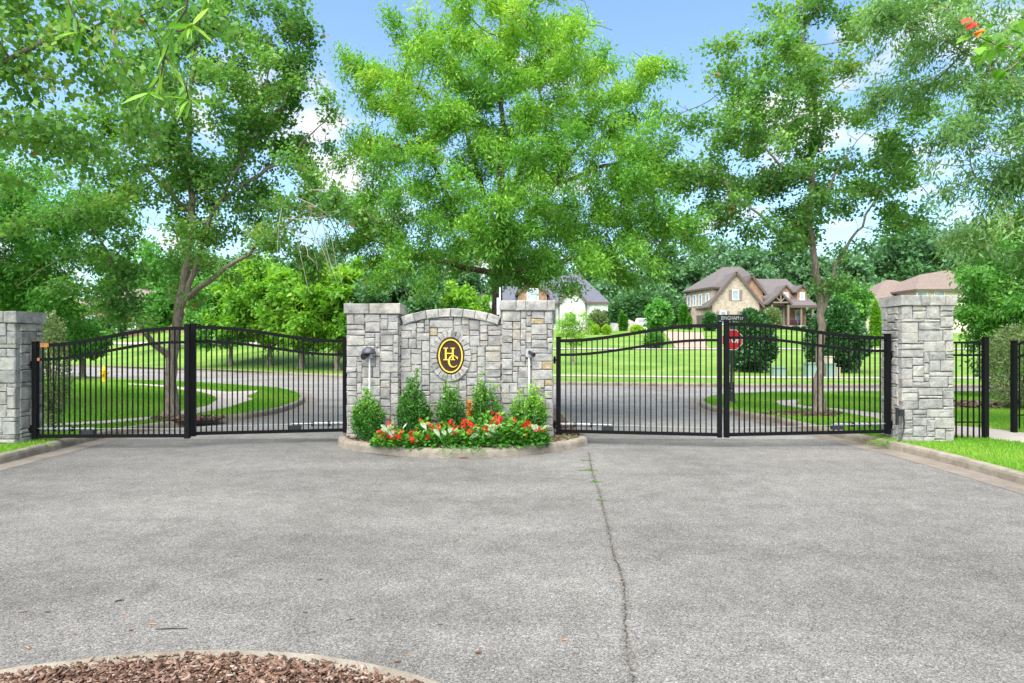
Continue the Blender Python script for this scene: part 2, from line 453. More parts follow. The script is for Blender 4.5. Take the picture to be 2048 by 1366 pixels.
M['lettering'] = plain('white_lettering', (0.80, 0.80, 0.79), 0.5, var=0.03)
M['yellow'] = plain('hydrant_yellow', (0.74, 0.47, 0.02), 0.42, var=0.12)
M['gold'] = plain('gold_paint', (0.80, 0.50, 0.05), 0.42, var=0.06)
M['plaque'] = plain('brown_pebbled_plaque', (0.032, 0.018, 0.010), 0.8, var=0.85, scale=110)
M['util'] = plain('utility_green', (0.20, 0.31, 0.24), 0.5, var=0.08)
M['util_tan'] = plain('utility_tan', (0.52, 0.44, 0.32), 0.55, var=0.06)
M['boulder'] = plain('pale_stone', (0.44, 0.37, 0.32), 0.9, var=0.25, scale=2)
M['flower_red'] = plain('red_petals', (0.58, 0.010, 0.010), 0.5, var=0.25, scale=9)
M['maroon'] = plain('maroon_seat', (0.13, 0.03, 0.05), 0.6)
# foliage: tint ramps
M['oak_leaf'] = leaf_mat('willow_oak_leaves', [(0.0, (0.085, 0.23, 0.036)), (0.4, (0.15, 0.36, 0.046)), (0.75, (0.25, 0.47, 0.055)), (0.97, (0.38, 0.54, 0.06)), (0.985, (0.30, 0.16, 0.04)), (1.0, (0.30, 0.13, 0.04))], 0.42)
M['oak_top'] = M['oak_leaf']
M['maple_leaf'] = leaf_mat('maple_leaves', [(0.0, (0.070, 0.172, 0.048)), (0.45, (0.135, 0.295, 0.068)), (0.8, (0.215, 0.395, 0.082)), (0.95, (0.31, 0.45, 0.09)), (0.975, (0.34, 0.16, 0.05)), (1.0, (0.42, 0.13, 0.06))], 0.45)
M['dull_leaf'] = leaf_mat('grey_green_oak_leaves', [(0.0, (0.09, 0.19, 0.065)), (0.5, (0.17, 0.33, 0.11)), (0.95, (0.29, 0.46, 0.16)), (1.0, (0.30, 0.15, 0.06))], 0.42)
M['lime_leaf'] = leaf_mat('lime_leaves', [(0.0, (0.075, 0.22, 0.02)), (0.5, (0.16, 0.37, 0.03)), (1.0, (0.34, 0.50, 0.03))], 0.45)
M['mid_leaf'] = leaf_mat('mid_green_leaves', [(0.0, (0.06, 0.20, 0.036)), (0.5, (0.11, 0.315, 0.05)), (1.0, (0.21, 0.42, 0.07))], 0.4)
M['dark_leaf'] = leaf_mat('dark_tree_leaves', [(0.0, (0.038, 0.105, 0.04)), (0.5, (0.07, 0.175, 0.06)), (1.0, (0.12, 0.26, 0.08))], 0.3)
M['hazed_leaf'] = leaf_mat('hazed_wood_leaves', [(0.0, (0.08, 0.16, 0.085)), (0.5, (0.12, 0.25, 0.115)), (1.0, (0.19, 0.35, 0.15))], 0.3)  # distance haze is mixed into this leaf colour: paler and slightly bluish
M['holly'] = leaf_mat('holly_leaves', [(0.0, (0.020, 0.075, 0.020)), (0.5, (0.038, 0.125, 0.030)), (1.0, (0.085, 0.21, 0.05))], 0.15, 0.3, 0.5)
M['box_leaf'] = leaf_mat('boxwood_leaves', [(0.0, (0.028, 0.12, 0.016)), (0.5, (0.055, 0.20, 0.022)), (0.8, (0.16, 0.38, 0.030)), (1.0, (0.28, 0.50, 0.04))], 0.35)
M['rust_leaf'] = leaf_mat('dead_leaves', [(0.0, (0.36, 0.13, 0.02)), (1.0, (0.60, 0.30, 0.05))], 0.3)
M['variegated'] = leaf_mat('variegated_leaves', [(0.0, (0.09, 0.15, 0.05)), (0.5, (0.25, 0.32, 0.13)), (1.0, (0.60, 0.56, 0.36))], 0.3)
M['begonia_leaf'] = leaf_mat('begonia_leaves', [(0.0, (0.040, 0.17, 0.018)), (0.6, (0.085, 0.27, 0.022)), (1.0, (0.19, 0.36, 0.03))], 0.3)
M['caladium'] = leaf_mat('caladium_leaves', [(0.0, (0.16, 0.34, 0.12)), (0.5, (0.62, 0.70, 0.55)), (1.0, (0.82, 0.84, 0.76))], 0.3)
M['blade'] = leaf_mat('grass_blades', [(0.0, (0.12, 0.29, 0.02)), (0.5, (0.20, 0.40, 0.035)), (0.9, (0.31, 0.49, 0.06)), (1.0, (0.42, 0.40, 0.16))], 0.4)
M['red_leaf'] = leaf_mat('red_maple_leaves', [(0.0, (0.62, 0.05, 0.03)), (0.5, (0.70, 0.12, 0.05)), (1.0, (0.78, 0.36, 0.06))], 0.45)

# ================================================================ SETTING
VZ = 0.13                                             # verge height above the road
def smooth_path(pts, per=6):
    """Catmull-Rom through 2-D points"""
    P = [Vector((p[0], p[1])) for p in pts]; out = []
    for i in range(len(P) - 1):
        p0, p1, p2, p3 = P[max(i - 1, 0)], P[i], P[i + 1], P[min(i + 2, len(P) - 1)]
        for k in range(per):
            t = k / per
            q = 0.5 * ((2 * p1) + (p2 - p0) * t + (2 * p0 - 5 * p1 + 4 * p2 - p3) * t * t + (3 * p1 - p0 - 3 * p2 + p3) * t ** 3)
            out.append((q.x, q.y))
    out.append((P[-1].x, P[-1].y))
    return out
def offset_path(path, d, closed=False):
    n = len(path); out = []
    for i, p in enumerate(path):
        a = path[(i - 1) % n] if closed else path[max(i - 1, 0)]
        b = path[(i + 1) % n] if closed else path[min(i + 1, n - 1)]
        tx, ty = b[0] - a[0], b[1] - a[1]; L = math.hypot(tx, ty) or 1
        out.append((p[0] - ty / L * d, p[1] + tx / L * d))
    return out
def sheet(name, poly, z, mat, zf=None):
    vs = [(x, y, z if zf is None else zf(x, y)) for x, y in poly]
    tris = tessellate_polygon([[Vector(v) for v in vs]])
    me = bpy.data.meshes.new(name); me.from_pydata(vs, [], [tuple(t) for t in tris]); me.update()
    bm = bmesh.new(); bm.from_mesh(me); bmesh.ops.recalc_face_normals(bm, faces=bm.faces)
    if sum(f.normal.z for f in bm.faces) < 0: bmesh.ops.reverse_faces(bm, faces=bm.faces)
    bm.to_mesh(me); bm.free()
    o = link_mesh(name, me, mat)
    return o
def sweep(name, path, prof, side, mat, closed=False, rnd=None):
    """prof: (offset to the inner side, z)"""
    rows = [offset_path(path, side * o, closed) for o, z in prof]
    vs, fs = [], []; n = len(path)
    for r, (o, z) in zip(rows, prof):
        for i, p in enumerate(r):
            j = 0 if rnd is None or z < 0.02 else rnd.uniform(-0.004, 0.004)
            vs.append((p[0], p[1], z + j))
    for k in range(len(prof) - 1):
        for i in range(n if closed else n - 1):
            a, b = k * n + i, k * n + (i + 1) % n
            fs.append((a, b, b + n, a + n) if side > 0 else (a + n, b + n, b, a))
    me = bpy.data.meshes.new(name); me.from_pydata(vs, [], fs); me.update()
    bm = bmesh.new(); bm.from_mesh(me); bmesh.ops.recalc_face_normals(bm, faces=bm.faces)
    if sum(f.normal.z for f in bm.faces) < 0: bmesh.ops.reverse_faces(bm, faces=bm.faces)
    bm.to_mesh(me); bm.free()
    return link_mesh(name, me, mat)
KERB = [(0.0, -0.01), (0.012, 0.09), (0.03, 0.128), (0.06, 0.145), (0.15, 0.148), (0.165, 0.13), (0.166, 0.02)]
rk = random.Random(5)
def structure(o): o['kind'] = 'structure'; return o

far_pts = [(-120, 98), (-60, 64.5), (-34.9, 50.7), (-20.6, 43.0), (-9.05, 35.2), (1.7, 29.5), (8.7, 27.9), (15.9, 27.3), (30, 27.0), (60, 27.0), (120, 27.0)]
FX = np.array([p[0] for p in far_pts]); FY = np.array([p[1] for p in far_pts])
def far_y(x): return float(np.interp(x, FX, FY))
PR_D = [0, 3, 30, 50, 60, 67, 100, 200, 900]
PR_Z = [VZ, 0.2, 1.3, 2.9, 3.5, 3.85, 4.5, 7, 24]
PL_D = [0, 4, 15, 30, 60, 200, 900]
PL_Z = [VZ, 0.3, 1.9, 4.2, 5.0, 8.0, 24]
def terrain(x, y):
    d = y - far_y(x)
    r, l_ = float(np.interp(d, PR_D, PR_Z)), float(np.interp(d, PL_D, PL_Z))
    t = min(1, max(0, (-x - 4) / 14)); t = t * t * (3 - 2 * t)
    return r * (1 - t) + l_ * t
def GT(px, py):
    """point of the far lawn seen at a photo pixel"""
    y = 26.0
    while y < 250:
        x = PX(px, y)
        if y > far_y(x):
            z = CAM_H + (CY - py) * y / FOC
            if terrain(x, y) >= z: return (x, y, terrain(x, y))
        y += 0.1
    return (PX(px, 80), 80, terrain(PX(px, 80), 80))

# --- far ground, a grid that follows the far kerb and climbs to the horizon
gx = np.concatenate([np.arange(-400, -60, 20), np.arange(-60, 60, 2.0), np.arange(60, 401, 20)])
gd = np.concatenate([[0.0, 1.5, 3.0, 4.3, 6, 8, 10, 12.5], np.arange(15, 110, 5.0), [130, 160, 200, 300, 500, 900]])
gv = []
for d in gd:
    for x in gx:
        y = far_y(x) + d
        gv.append((x, y, terrain(x, y)))
nx = len(gx)
gf = [(j * nx + i, j * nx + i + 1, (j + 1) * nx + i + 1, (j + 1) * nx + i) for j in range(len(gd) - 1) for i in range(nx - 1)]
ground = structure(link_mesh('ground', np_mesh('ground', gv, gf, True), M['lawn']))
def draped(name, d0, d1, x0, x1, mat, lift=0.03, step=1.5):
    xs = np.arange(x0, x1 + 0.01, step); vs, fs = [], []
    for x in xs:
        for d in np.linspace(d0, d1, 3):
            y = far_y(x) + d; vs.append((x, y, terrain(x, y) + lift))
    for i in range(len(xs) - 1):
        for k in range(2): fs.append((i * 3 + k, i * 3 + 3 + k, i * 3 + 4 + k, i * 3 + 1 + k))
    return structure(link_mesh(name, np_mesh(name, vs, fs), mat))
draped('far_pavement', 3.1, 3.9, -6, 70, M['path'], 0.02)
draped('upper_pavement', 28.2, 30.2, 0, 80, M['path'], 0.05)
draped('left_upper_pavement', 13.0, 14.6, -70, -16, M['path'], 0.05)

# --- road: one sheet out to the far kerb
road_poly = [(-140, -40), (140, -40), (140, far_y(140) + 0.1)] + [(x, y + 0.1) for x, y in reversed(far_pts)] + [(-140, 98)]
road = structure(sheet('road', road_poly, 0.0, M['asphalt']))
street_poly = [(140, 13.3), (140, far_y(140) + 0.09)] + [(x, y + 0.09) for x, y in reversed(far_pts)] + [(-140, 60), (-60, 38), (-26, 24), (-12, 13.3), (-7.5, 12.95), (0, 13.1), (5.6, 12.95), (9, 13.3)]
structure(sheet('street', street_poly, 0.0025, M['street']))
far_path = smooth_path(far_pts[1:-1], 8)
structure(sweep('far_kerb', far_path, KERB, 1, M['kerb'], rnd=rk))
structure(sweep('far_gutter', far_path, [(-0.35, 0.004), (0.0, 0.006)], 1, M['gutter']))

# --- left verge
left_pts = [(-8.4, -40), (-8.3, -5), (-8.2, 6), (-8.12, 10.3), (-8.2, 12.8), (-7.94, 14.0), (-7.37, 15.2), (-6.6, 16.4), (-6.3, 18.2), (-6.75, 21.2), (-8.28, 24.4), (-11.0, 26.9), (-24.6, 35.2), (-60, 53), (-120, 80)]
left_path = smooth_path(left_pts, 8)
structure(sweep('kerb_left', left_path, KERB, 1, M['kerb'], rnd=rk))
structure(sweep('gutter_left', left_path, [(-0.40, 0.004), (0.0, 0.008)], 1, M['gutter']))
left_in = offset_path(left_path, 0.16)
verge_left_poly = left_in + [(-140, 80), (-140, -40)]
structure(sheet('verge_left', verge_left_poly, VZ, M['grass']))
# --- right verge
right_pts = [(7.0, -40), (6.98, -4), (6.94, 6), (6.93, 8.8), (6.92, 10.8), (6.74, 12.1), (6.58, 13.3), (6.4, 14.5), (6.2, 15.8), (5.78, 17.2), (5.55, 18.2), (5.62, 19.4), (6.1, 20.9), (7.2, 22.3), (9.4, 23.2), (13.65, 23.5), (18.7, 23.6), (40, 23.4), (120, 23)]
right_path = smooth_path(right_pts, 8)
structure(sweep('kerb_right', right_path, KERB, -1, M['kerb'], rnd=rk))
structure(sweep('gutter_right', right_path, [(-0.42, 0.004), (0.0, 0.008)], -1, M['gutter']))
right_in = offset_path(right_path, -0.16)
verge_right_poly = right_in + [(140, 23), (140, -40)]
structure(sheet('verge_right', verge_right_poly, VZ, M['grass']))

# --- concrete footpaths on the verges
def zpoly(zs, ox, oy, k): return [G(ox + x / k, oy + y / k, VZ) for x, y in zs]
path_left_poly = zpoly([(1485, 700), (1440, 682), (1500, 664), (1515, 648), (1330, 655), (1130, 636), (950, 615), (740, 606), (740, 613), (930, 628), (1080, 648), (1200, 665), (1262, 690), (1265, 705), (1220, 735), (1130, 755), (930, 797), (600, 827), (250, 846), (250, 860), (600, 843), (930, 816), (1150, 785), (1330, 752)], 0, 560, 2.926)
structure(sheet('footpath_left', path_left_poly, VZ + 0.012, M['path']))
path_right_poly = zpoly([(30, 752), (185, 743), (165, 772), (230, 785), (420, 800), (700, 830), (1150, 907), (1350, 922), (1577, 950), (1900, 985), (1900, 1060), (1577, 1015), (1360, 990), (1150, 972), (700, 872), (400, 815), (200, 803), (60, 783)], 1540, 560, 3.104)
structure(sheet('footpath_right', path_right_poly, VZ + 0.012, M['path']))

# --- island with the wall, and its kerb
isl = [(1.42, 15.0), (1.45, 12.6), (1.36, 12.15), (1.05, 11.75), (0.55, 11.35), (-0.1, 11.03), (-0.9, 10.86), (-1.7, 10.97), (-2.5, 11.4), (-3.05, 11.85), (-3.32, 12.35), (-3.36, 13.2), (-3.3, 15), (-2.9, 19), (-2.2, 20.8), (-0.9, 21.5), (0.4, 21.0), (1.2, 19.2), (1.42, 15.0)]
isl_path = smooth_path(isl, 6)[:-1]
structure(sweep('island_kerb', isl_path, KERB, -1, M['kerb'], True, rk))
isl_in = offset_path(isl_path, -0.155, True)
structure(sheet('island_bed', isl_in, 0.135, M['mulch']))
# --- island at the photographer's feet
NC, NR = (-1.72, 1.19), 2.68
near = [(NC[0] + NR * math.cos(a), NC[1] + NR * math.sin(a)) for a in np.linspace(-0.15, math.pi + 0.15, 40)]
near = [(near[0][0] + 0.05, -6.0)] + near + [(near[-1][0] - 0.05, -6.0)]
structure(sweep('near_island_kerb', near, KERB, 1, M['kerb'], False, rk))
near_in = offset_path(near, 0.155)
structure(sheet('near_island_bed', near_in, 0.125, M['mulch']))

def inside(poly, P):
    P = np.asarray(P); x, y = P[:, 0], P[:, 1]; r = np.zeros(len(P), bool); n = len(poly); j = n - 1
    for i in range(n):
        xi, yi = poly[i]; xj, yj = poly[j]
        c = ((yi > y) != (yj > y)) & (x < (xj - xi) * (y - yi) / ((yj - yi) or 1e-12) + xi)
        r ^= c; j = i
    return r
def seen(P, margin=0.06):
    P = np.asarray(P); return (P[:, 1] > 0.5) & (np.abs(P[:, 0]) < P[:, 1] * (1024 / FOC + margin))
NPR = np.random.default_rng(11)
def chip_field(name, poly, n, z, size, rng, extra=None, bound=None, dome=None):
    x0, x1, y0, y1 = bound
    P = np.column_stack([rng.uniform(x0, x1, n * 3), rng.uniform(y0, y1, n * 3)])
    P = P[inside(poly, P)][:n]
    m = len(P)
    c = np.array([(-1, -1, -1), (1, -1, -1), (1, 1, -1), (-1, 1, -1), (-1, -1, 1), (1, -1, 1), (1, 1, 1), (-1, 1, 1)], float) * 0.5
    L = rng.gamma(3.0, size / 3.0, m) + size * 0.25; W = L * rng.uniform(0.18, 0.6, m); T = rng.uniform(0.003, 0.009, m)
    q = c[None] * np.column_stack([L, W, T])[:, None, :]
    q[:, :, 1] *= (1 - 0.45 * rng.random(m)[:, None] * (c[None, :, 0] > 0))
    tilt = rng.normal(0, 0.32, m); roll = rng.normal(0, 0.3, m); yaw = rng.uniform(0, 2 * np.pi, m)
    x, y, zz = q[..., 0], q[..., 1], q[..., 2]
    y, zz = y * np.cos(roll)[:, None] - zz * np.sin(roll)[:, None], y * np.sin(roll)[:, None] + zz * np.cos(roll)[:, None]
    x, zz = x * np.cos(tilt)[:, None] - zz * np.sin(tilt)[:, None], x * np.sin(tilt)[:, None] + zz * np.cos(tilt)[:, None]
    x, y = x * np.cos(yaw)[:, None] - y * np.sin(yaw)[:, None], x * np.sin(yaw)[:, None] + y * np.cos(yaw)[:, None]
    zb = z + rng.uniform(0.0, 0.03, m) + (dome(P) if dome else 0)
    vs = np.stack([x + P[:, :1], y + P[:, 1:2], zz + zb[:, None]], -1).reshape(-1, 3)
    f = np.array([(3, 2, 1, 0), (4, 5, 6, 7), (0, 1, 5, 4), (1, 2, 6, 5), (2, 3, 7, 6), (3, 0, 4, 7)])
    fs = (f[None] + (np.arange(m) * 8)[:, None, None]).reshape(-1, 4)
    me = np_mesh(name, vs, fs)
    tint = np.clip(rng.beta(1.7, 1.9, m), 0, 1)
    face_attr(me, 'tint', np.repeat(tint, 6))
    o = link_mesh(name, me, M['chips'])
    return o
near_chip_poly = offset_path(near, 0.12)
tag(chip_field('mulch', near_chip_poly, 24000, 0.125, 0.022, NPR, bound=(-4.3, 0.95, 2.5, 3.9)), 'brown shredded bark mulch on the kerbed island nearest the camera', 'mulch', kind='stuff')
isl_front = [p for p in isl_in]
tag(chip_field('mulch', isl_front, 9000, 0.13, 0.05, NPR, bound=(-3.4, 1.5, 10.8, 14.5)), 'brown bark mulch in the flower bed below the stone wall', 'mulch', kind='stuff')

# --- crack along the paving seam
ck = [G(1178, 905), G(1182, 935), G(1190, 962), G(1200, 990), G(1207, 1020), G(1217, 1060), G(1226, 1105), G(1243, 1150), G(1250, 1200), G(1250, 1250), G(1256, 1310), G(1268, 1366), (0.68, 3.2)]
rc = random.Random(3); cp = smooth_path(ck, 30); vs, fs = [], []
for i, (x, y) in enumerate(cp):
    x += rc.uniform(-0.012, 0.012); w = rc.uniform(-0.006, 0.009) * (1.2 if y < 6 else 0.9); w = max(w, 0.0004)
    vs += [(x - w, y, 0.004), (x + w, y, 0.004)]
for i in range(len(cp) - 1): fs.append((2 * i, 2 * i + 1, 2 * i + 3, 2 * i + 2))
M['crack'] = plain('crack_dirt', (0.045, 0.040, 0.033), 0.95, var=0.4, scale=25)
md, n_, l_n, b_n = new_mat('seam_dirt')
at_ = n_.new('ShaderNodeAttribute'); at_.attribute_name = 'edge'; at_.attribute_type = 'GEOMETRY'
nz1 = noise(n_, l_n, 9, 7, 0.75); nz2 = noise(n_, l_n, 90, 3, 0.7)
mm = n_.new('ShaderNodeMath'); mm.operation = 'MULTIPLY'; l_n.new(nz1.outputs['Fac'], mm.inputs[0]); l_n.new(nz2.outputs['Fac'], mm.inputs[1])
m2 = n_.new('ShaderNodeMath'); m2.operation = 'MULTIPLY'; l_n.new(mm.outputs[0], m2.inputs[0]); l_n.new(at_.outputs['Fac'], m2.inputs[1])
rp_ = ramp(n_, [(0.15, (0, 0, 0)), (0.36, (0.55, 0.55, 0.55))]); l_n.new(m2.outputs[0], rp_.inputs[0])
tb = n_.new('ShaderNodeBsdfTransparent'); mxs = n_.new('ShaderNodeMixShader'); b_n.inputs['Base Color'].default_value = (0.11, 0.083, 0.058, 1); b_n.inputs['Roughness'].default_value = 0.95
l_n.new(rp_.outputs[0], mxs.inputs[0]); l_n.new(tb.outputs[0], mxs.inputs[1]); l_n.new(b_n.outputs[0], mxs.inputs[2]); l_n.new(mxs.outputs[0], n_['Material Output'].inputs['Surface'])
sv, sf, se = [], [], []
for i, (x, y) in enumerate(cp):
    for dx, e_ in ((-0.10, 0.0), (-0.03, 0.7), (0, 1.0), (0.03, 0.7), (0.10, 0.0)): sv.append((x + dx, y, 0.0022)); se.append(e_)
for i in range(len(cp) - 1):
    for k in range(4): sf.append((i * 5 + k, i * 5 + k + 1, i * 5 + k + 6, i * 5 + k + 5))
sm = np_mesh('seam_dirt', sv, sf); ea = sm.attributes.new('edge', 'FLOAT', 'POINT'); ea.data.foreach_set('value', np.array(se, np.float32))
structure(link_mesh('road_seam_dirt', sm, md))
structure(link_mesh('road_crack', np_mesh('road_crack', vs, fs), M['crack']))

# --- grass blades on the verges
def blades(name, poly, holes, n, box, h, rng, label):
    x0, x1, y0, y1 = box
    P = np.column_stack([rng.uniform(x0, x1, n), rng.uniform(y0, y1, n)])
    keep = inside(poly, P) & seen(P)
    for hh in holes: keep &= ~inside(hh, P)
    P = P[keep]; m = len(P)
    H = h * rng.uniform(0.5, 1.25, m) * (0.75 + 0.45 * (np.sin(P[:, 0] * 2.1 + 1) * np.sin(P[:, 1] * 1.7) * 0.5 + 0.5)); yaw = rng.uniform(0, 2 * np.pi, m); w = 0.0045 + 0.0009 * np.maximum(P[:, 1] - 8, 0)
    lean = rng.normal(0, 0.45, (m, 2)) * H[:, None]
    a = np.column_stack([P[:, 0] - np.cos(yaw) * w, P[:, 1] - np.sin(yaw) * w, np.full(m, VZ - 0.005)])
    b = np.column_stack([P[:, 0] + np.cos(yaw) * w, P[:, 1] + np.sin(yaw) * w, np.full(m, VZ - 0.005)])
    c = np.column_stack([P[:, 0] + lean[:, 0], P[:, 1] + lean[:, 1], VZ + H])
    vs = np.stack([a, b, c], 1).reshape(-1, 3); fs = np.arange(m * 3).reshape(-1, 3)
    me = np_mesh(name, vs, fs)
    face_attr(me, 'tint', np.clip(0.4 + 0.25 * np.sin(P[:, 0] * 0.9 + P[:, 1] * 1.3) + rng.normal(0, 0.22, m), 0, 1))
    o = link_mesh(name, me, M['blade'])
    return tag(o, label, 'grass', kind='stuff')
blades('grass', verge_right_poly, [path_right_poly], 420000, (5.5, 19, 8.2, 24), 0.055, NPR, 'mown green grass on the verge right of the driveway')
blades('grass', verge_left_poly, [path_left_poly], 420000, (-24, -6.0, 9.5, 30), 0.055, NPR, 'mown green grass on the verge left of the driveway')

# ================================================================ STONEWORK
SR = random.Random(77)
def pack(W, H, rng, cell, wr, hr, tall=0.05):
    """random ashlar: rectangles (x0, z0, x1, z1) filling W x H"""
    nx_, nz_ = max(2, round(W / cell)), max(2, round(H / cell)); cw, ch = W / nx_, H / nz_
    g = [[0] * nx_ for _ in range(nz_)]; out = []
    for j in range(nz_):
        i = 0
        while i < nx_:
            if g[j][i]: i += 1; continue
            run = 0
            while i + run < nx_ and not g[j][i + run]: run += 1
            w = rng.randint(*wr); h = rng.randint(*hr)
            if rng.random() < tall: w, h = max(2, wr[0]), hr[1]
            w = min(w, run)
            if run - w == 1: w = run
            h = min(h, nz_ - j)
            if nz_ - j - h == 1: h += 1
            for a in range(h):
                for b in range(w): g[j + a][i + b] = 1
            out.append((i * cw, j * ch, (i + w) * cw, (j + h) * ch)); i += w
    return out
def clip_half(poly, a, b, c):
    """keep a*x + b*z <= c"""
    out = []
    for i in range(len(poly)):
        p, q = poly[i], poly[(i + 1) % len(poly)]
        dp, dq = a * p[0] + b * p[1] - c, a * q[0] + b * q[1] - c
        if dp <= 0: out.append(p)
        if dp * dq < 0:
            t = dp / (dp - dq); out.append((p[0] + (q[0] - p[0]) * t, p[1] + (q[1] - p[1]) * t))
    return out
def stone_mesh(poly, depth, rng, proud=0.0, rough=1.0, gap=0.0025):
    """dressed stone with a chiselled face; local -y is outwards, y=0 the wall face"""
    cx = sum(p[0] for p in poly) / len(poly); cz = sum(p[1] for p in poly) / len(poly)
    ring = []
    n = len(poly)
    for i in range(n):
        p, q = poly[i], poly[(i + 1) % n]
        L = math.hypot(q[0] - p[0], q[1] - p[1])
        ring.append(p)
        if L > 0.09: ring.append(((p[0] + q[0]) / 2, (p[1] + q[1]) / 2))
    def inset(p, d):
        dx, dz = p[0] - cx, p[1] - cz; 
        return (p[0] - math.copysign(min(abs(dx), d), dx), p[1] - math.copysign(min(abs(dz), d), dz))
    ring = [inset(p, gap + rng.uniform(-0.004, 0.006) * rough) for p in ring]
    k = len(ring); vs = []
    for p in ring: vs.append((p[0] - cx, depth, p[1] - cz))
    for p in ring: vs.append((p[0] - cx, -proud + rng.uniform(0.0, 0.010) * rough, p[1] - cz))
    ins = rng.uniform(0.008, 0.018)
    for p in ring:
        q = inset(p, ins); vs.append((q[0] - cx, -proud - rng.uniform(0.004, 0.014) * rough, q[1] - cz))
    m1 = (rng.uniform(-0.25, 0.25) * (max(p[0] for p in poly) - min(p[0] for p in poly)), rng.uniform(-0.2, 0.2) * (max(p[1] for p in poly) - min(p[1] for p in poly)))
    vs.append((m1[0], -proud - rng.uniform(0.004, 0.02) * rough, m1[1]))
    fs = []
    for i in range(k):
        j = (i + 1) % k
        fs += [(i, j, j + k, i + k), (i + k, j + k, j + 2 * k, i + 2 * k), (i + 2 * k, j + 2 * k, 3 * k)]
    me = bpy.data.meshes.new('stone'); me.from_pydata(vs, [], fs); me.update()
    me.materials.append(M['stone'])
    return me, (cx, cz)
def lay(parent, polys, origin, rotz, depth, rng, name='stone', proud=0.0, rough=1.0, gap=0.0025, label=None):
    """origin: world point of the face's lower left; polys in face coordinates"""
    R = Matrix.Rotation(rotz, 3, 'Z'); o0 = Vector(origin)
    for poly in polys:
        me, (cx, cz) = stone_mesh(poly, depth, rng, proud + (rng.uniform(0, 0.018) if proud == 0 else 0), rough, gap)
        o = bpy.data.objects.new(name, me); COL.objects.link(o); o.parent = parent
        o.location = o0 + R @ Vector((cx, 0, cz)) - Vector(parent.location)
        o.rotation_euler = (0, 0, rotz)
def rects(rs):
    j = lambda: SR.uniform(-0.006, 0.006)
    return [[(a + j(), b + j()), (c + j(), b + j()), (c + j(), d + j()), (a + j(), d + j())] for a, b, c, d in rs]
def pillar(label, x0, x1, y0, y1, z0, z1, rng, cell, wr, hr, cap_h=0.2, over=0.045, cap_cuts=(0.3, 0.55, 0.8)):
    t = thing('stone_pillar', label, 'pillar', ((x0 + x1) / 2, (y0 + y1) / 2, z0))
    d = 0.10; zt = z1 - cap_h
    MB().box(((x0 + x1) / 2, (y0 + y1) / 2, (z0 + zt) / 2 - 0.05), (x1 - x0 - 0.05, y1 - y0 - 0.05, zt - z0 + 0.06)).build('core', M['mortar'], t, world=True)
    lay(t, rects(pack(x1 - x0, zt - z0 + 0.06, rng, cell, wr, hr)), (x0, y0, z0 - 0.06), 0, d, rng)
    lay(t, rects(pack(y1 - y0 - d, zt - z0 + 0.06, rng, cell, wr, hr)), (x1, y0 + d, z0 - 0.06), math.pi / 2, d, rng)
    lay(t, rects(pack(y1 - y0 - d, zt - z0 + 0.06, rng, cell, wr, hr)), (x0, y1, z0 - 0.06), -math.pi / 2, d, rng)
    # coping slabs right across the top
    W = x1 - x0 + 2 * over; cuts = [0] + [c * W for c in cap_cuts] + [W]
    for a, b in zip(cuts, cuts[1:]):
        lay(t, [[(a, 0), (b, 0), (b, cap_h), (a, cap_h)]], (x0 - over, y0 - over, zt), 0, y1 - y0 + 2 * over, rng, 'coping_stone', 0.0001, 0.8)
    return t
pillar('grey stone gate pillar at the far left edge, left of the driveway', -9.85, -8.78, 11.5, 12.15, VZ, 2.49, SR, 0.075, (3, 6), (1, 3), 0.21)
pillar('tallest grey stone gate pillar, on the grass beside the right kerb', 7.09, 8.04, 11.83, 12.46, VZ, 2.79, SR, 0.05, (4, 9), (1, 4), 0.19, 0.04, (0.36, 0.52, 0.8))
pillar('grey stone pillar at the left end of the emblem wall, behind the dome light', -3.13, -2.15, 12.3, 13.0, 0.12, 2.67, SR, 0.05, (3, 8), (2, 4), 0.2, 0.045, (0.45,))
pillar('grey stone pillar at the right end of the emblem wall, behind the camera box', -0.19, 0.77, 12.3, 13.0, 0.12, 2.73, SR, 0.05, (3, 8), (2, 4), 0.2, 0.045, (0.3, 0.47, 0.86))

# --- arched wall with the oval emblem
WX0, WX1, WY = -2.13, -0.21, 12.44
wall = thing('stone_wall', 'arched grey stone wall with an oval opening between the two pillars', 'wall', ((WX0 + WX1) / 2, WY + 0.2, 0.12))
ax, chord = (WX0 + WX1) / 2, WX1 - WX0
sag = 0.165; AR = (chord ** 2 / 4 + sag ** 2) / (2 * sag); A_TOP = 2.585; acz = A_TOP - AR
def arch_z(x, r): return acz + math.sqrt(max(r * r - (x - ax) ** 2, 0))
CAPT = 0.17
OVX, OVZ, OA, OB, RA, RB = -1.17, 1.675, 0.262, 0.355, 0.395, 0.492
prof = [(WX0, 0.06), (WX1, 0.06)] + [(x, arch_z(x, AR - 0.05)) for x in np.linspace(WX1, WX0, 14)]
MB().prism(prof, WY + 0.03, WY + 0.38).build('core', M['mortar'], wall, world=True)
polys = []
for a, b, c, d in pack(chord, 2.55, SR, 0.05, (3, 8), (2, 4)):
    poly = [(WX0 + a, 0.06 + b), (WX0 + c, 0.06 + b), (WX0 + c, 0.06 + d), (WX0 + a, 0.06 + d)]
    mx = WX0 + (a + c) / 2; r = AR - CAPT + 0.01
    zz = arch_z(mx, r); sl = -(mx - ax) / max(zz - acz, 0.1)
    if 0.06 + d > zz - 0.05:
        poly = clip_half(poly, -sl, 1.0, zz - sl * mx)
        if len(poly) < 3 or max(p[1] for p in poly) - min(p[1] for p in poly) < 0.03: continue
    # stones wholly inside the oval make room for the emblem
    if all(((p[0] - OVX) / (RA - 0.05)) ** 2 + ((p[1] - OVZ) / (RB - 0.05)) ** 2 < 1 for p in poly): continue
    polys.append(poly)
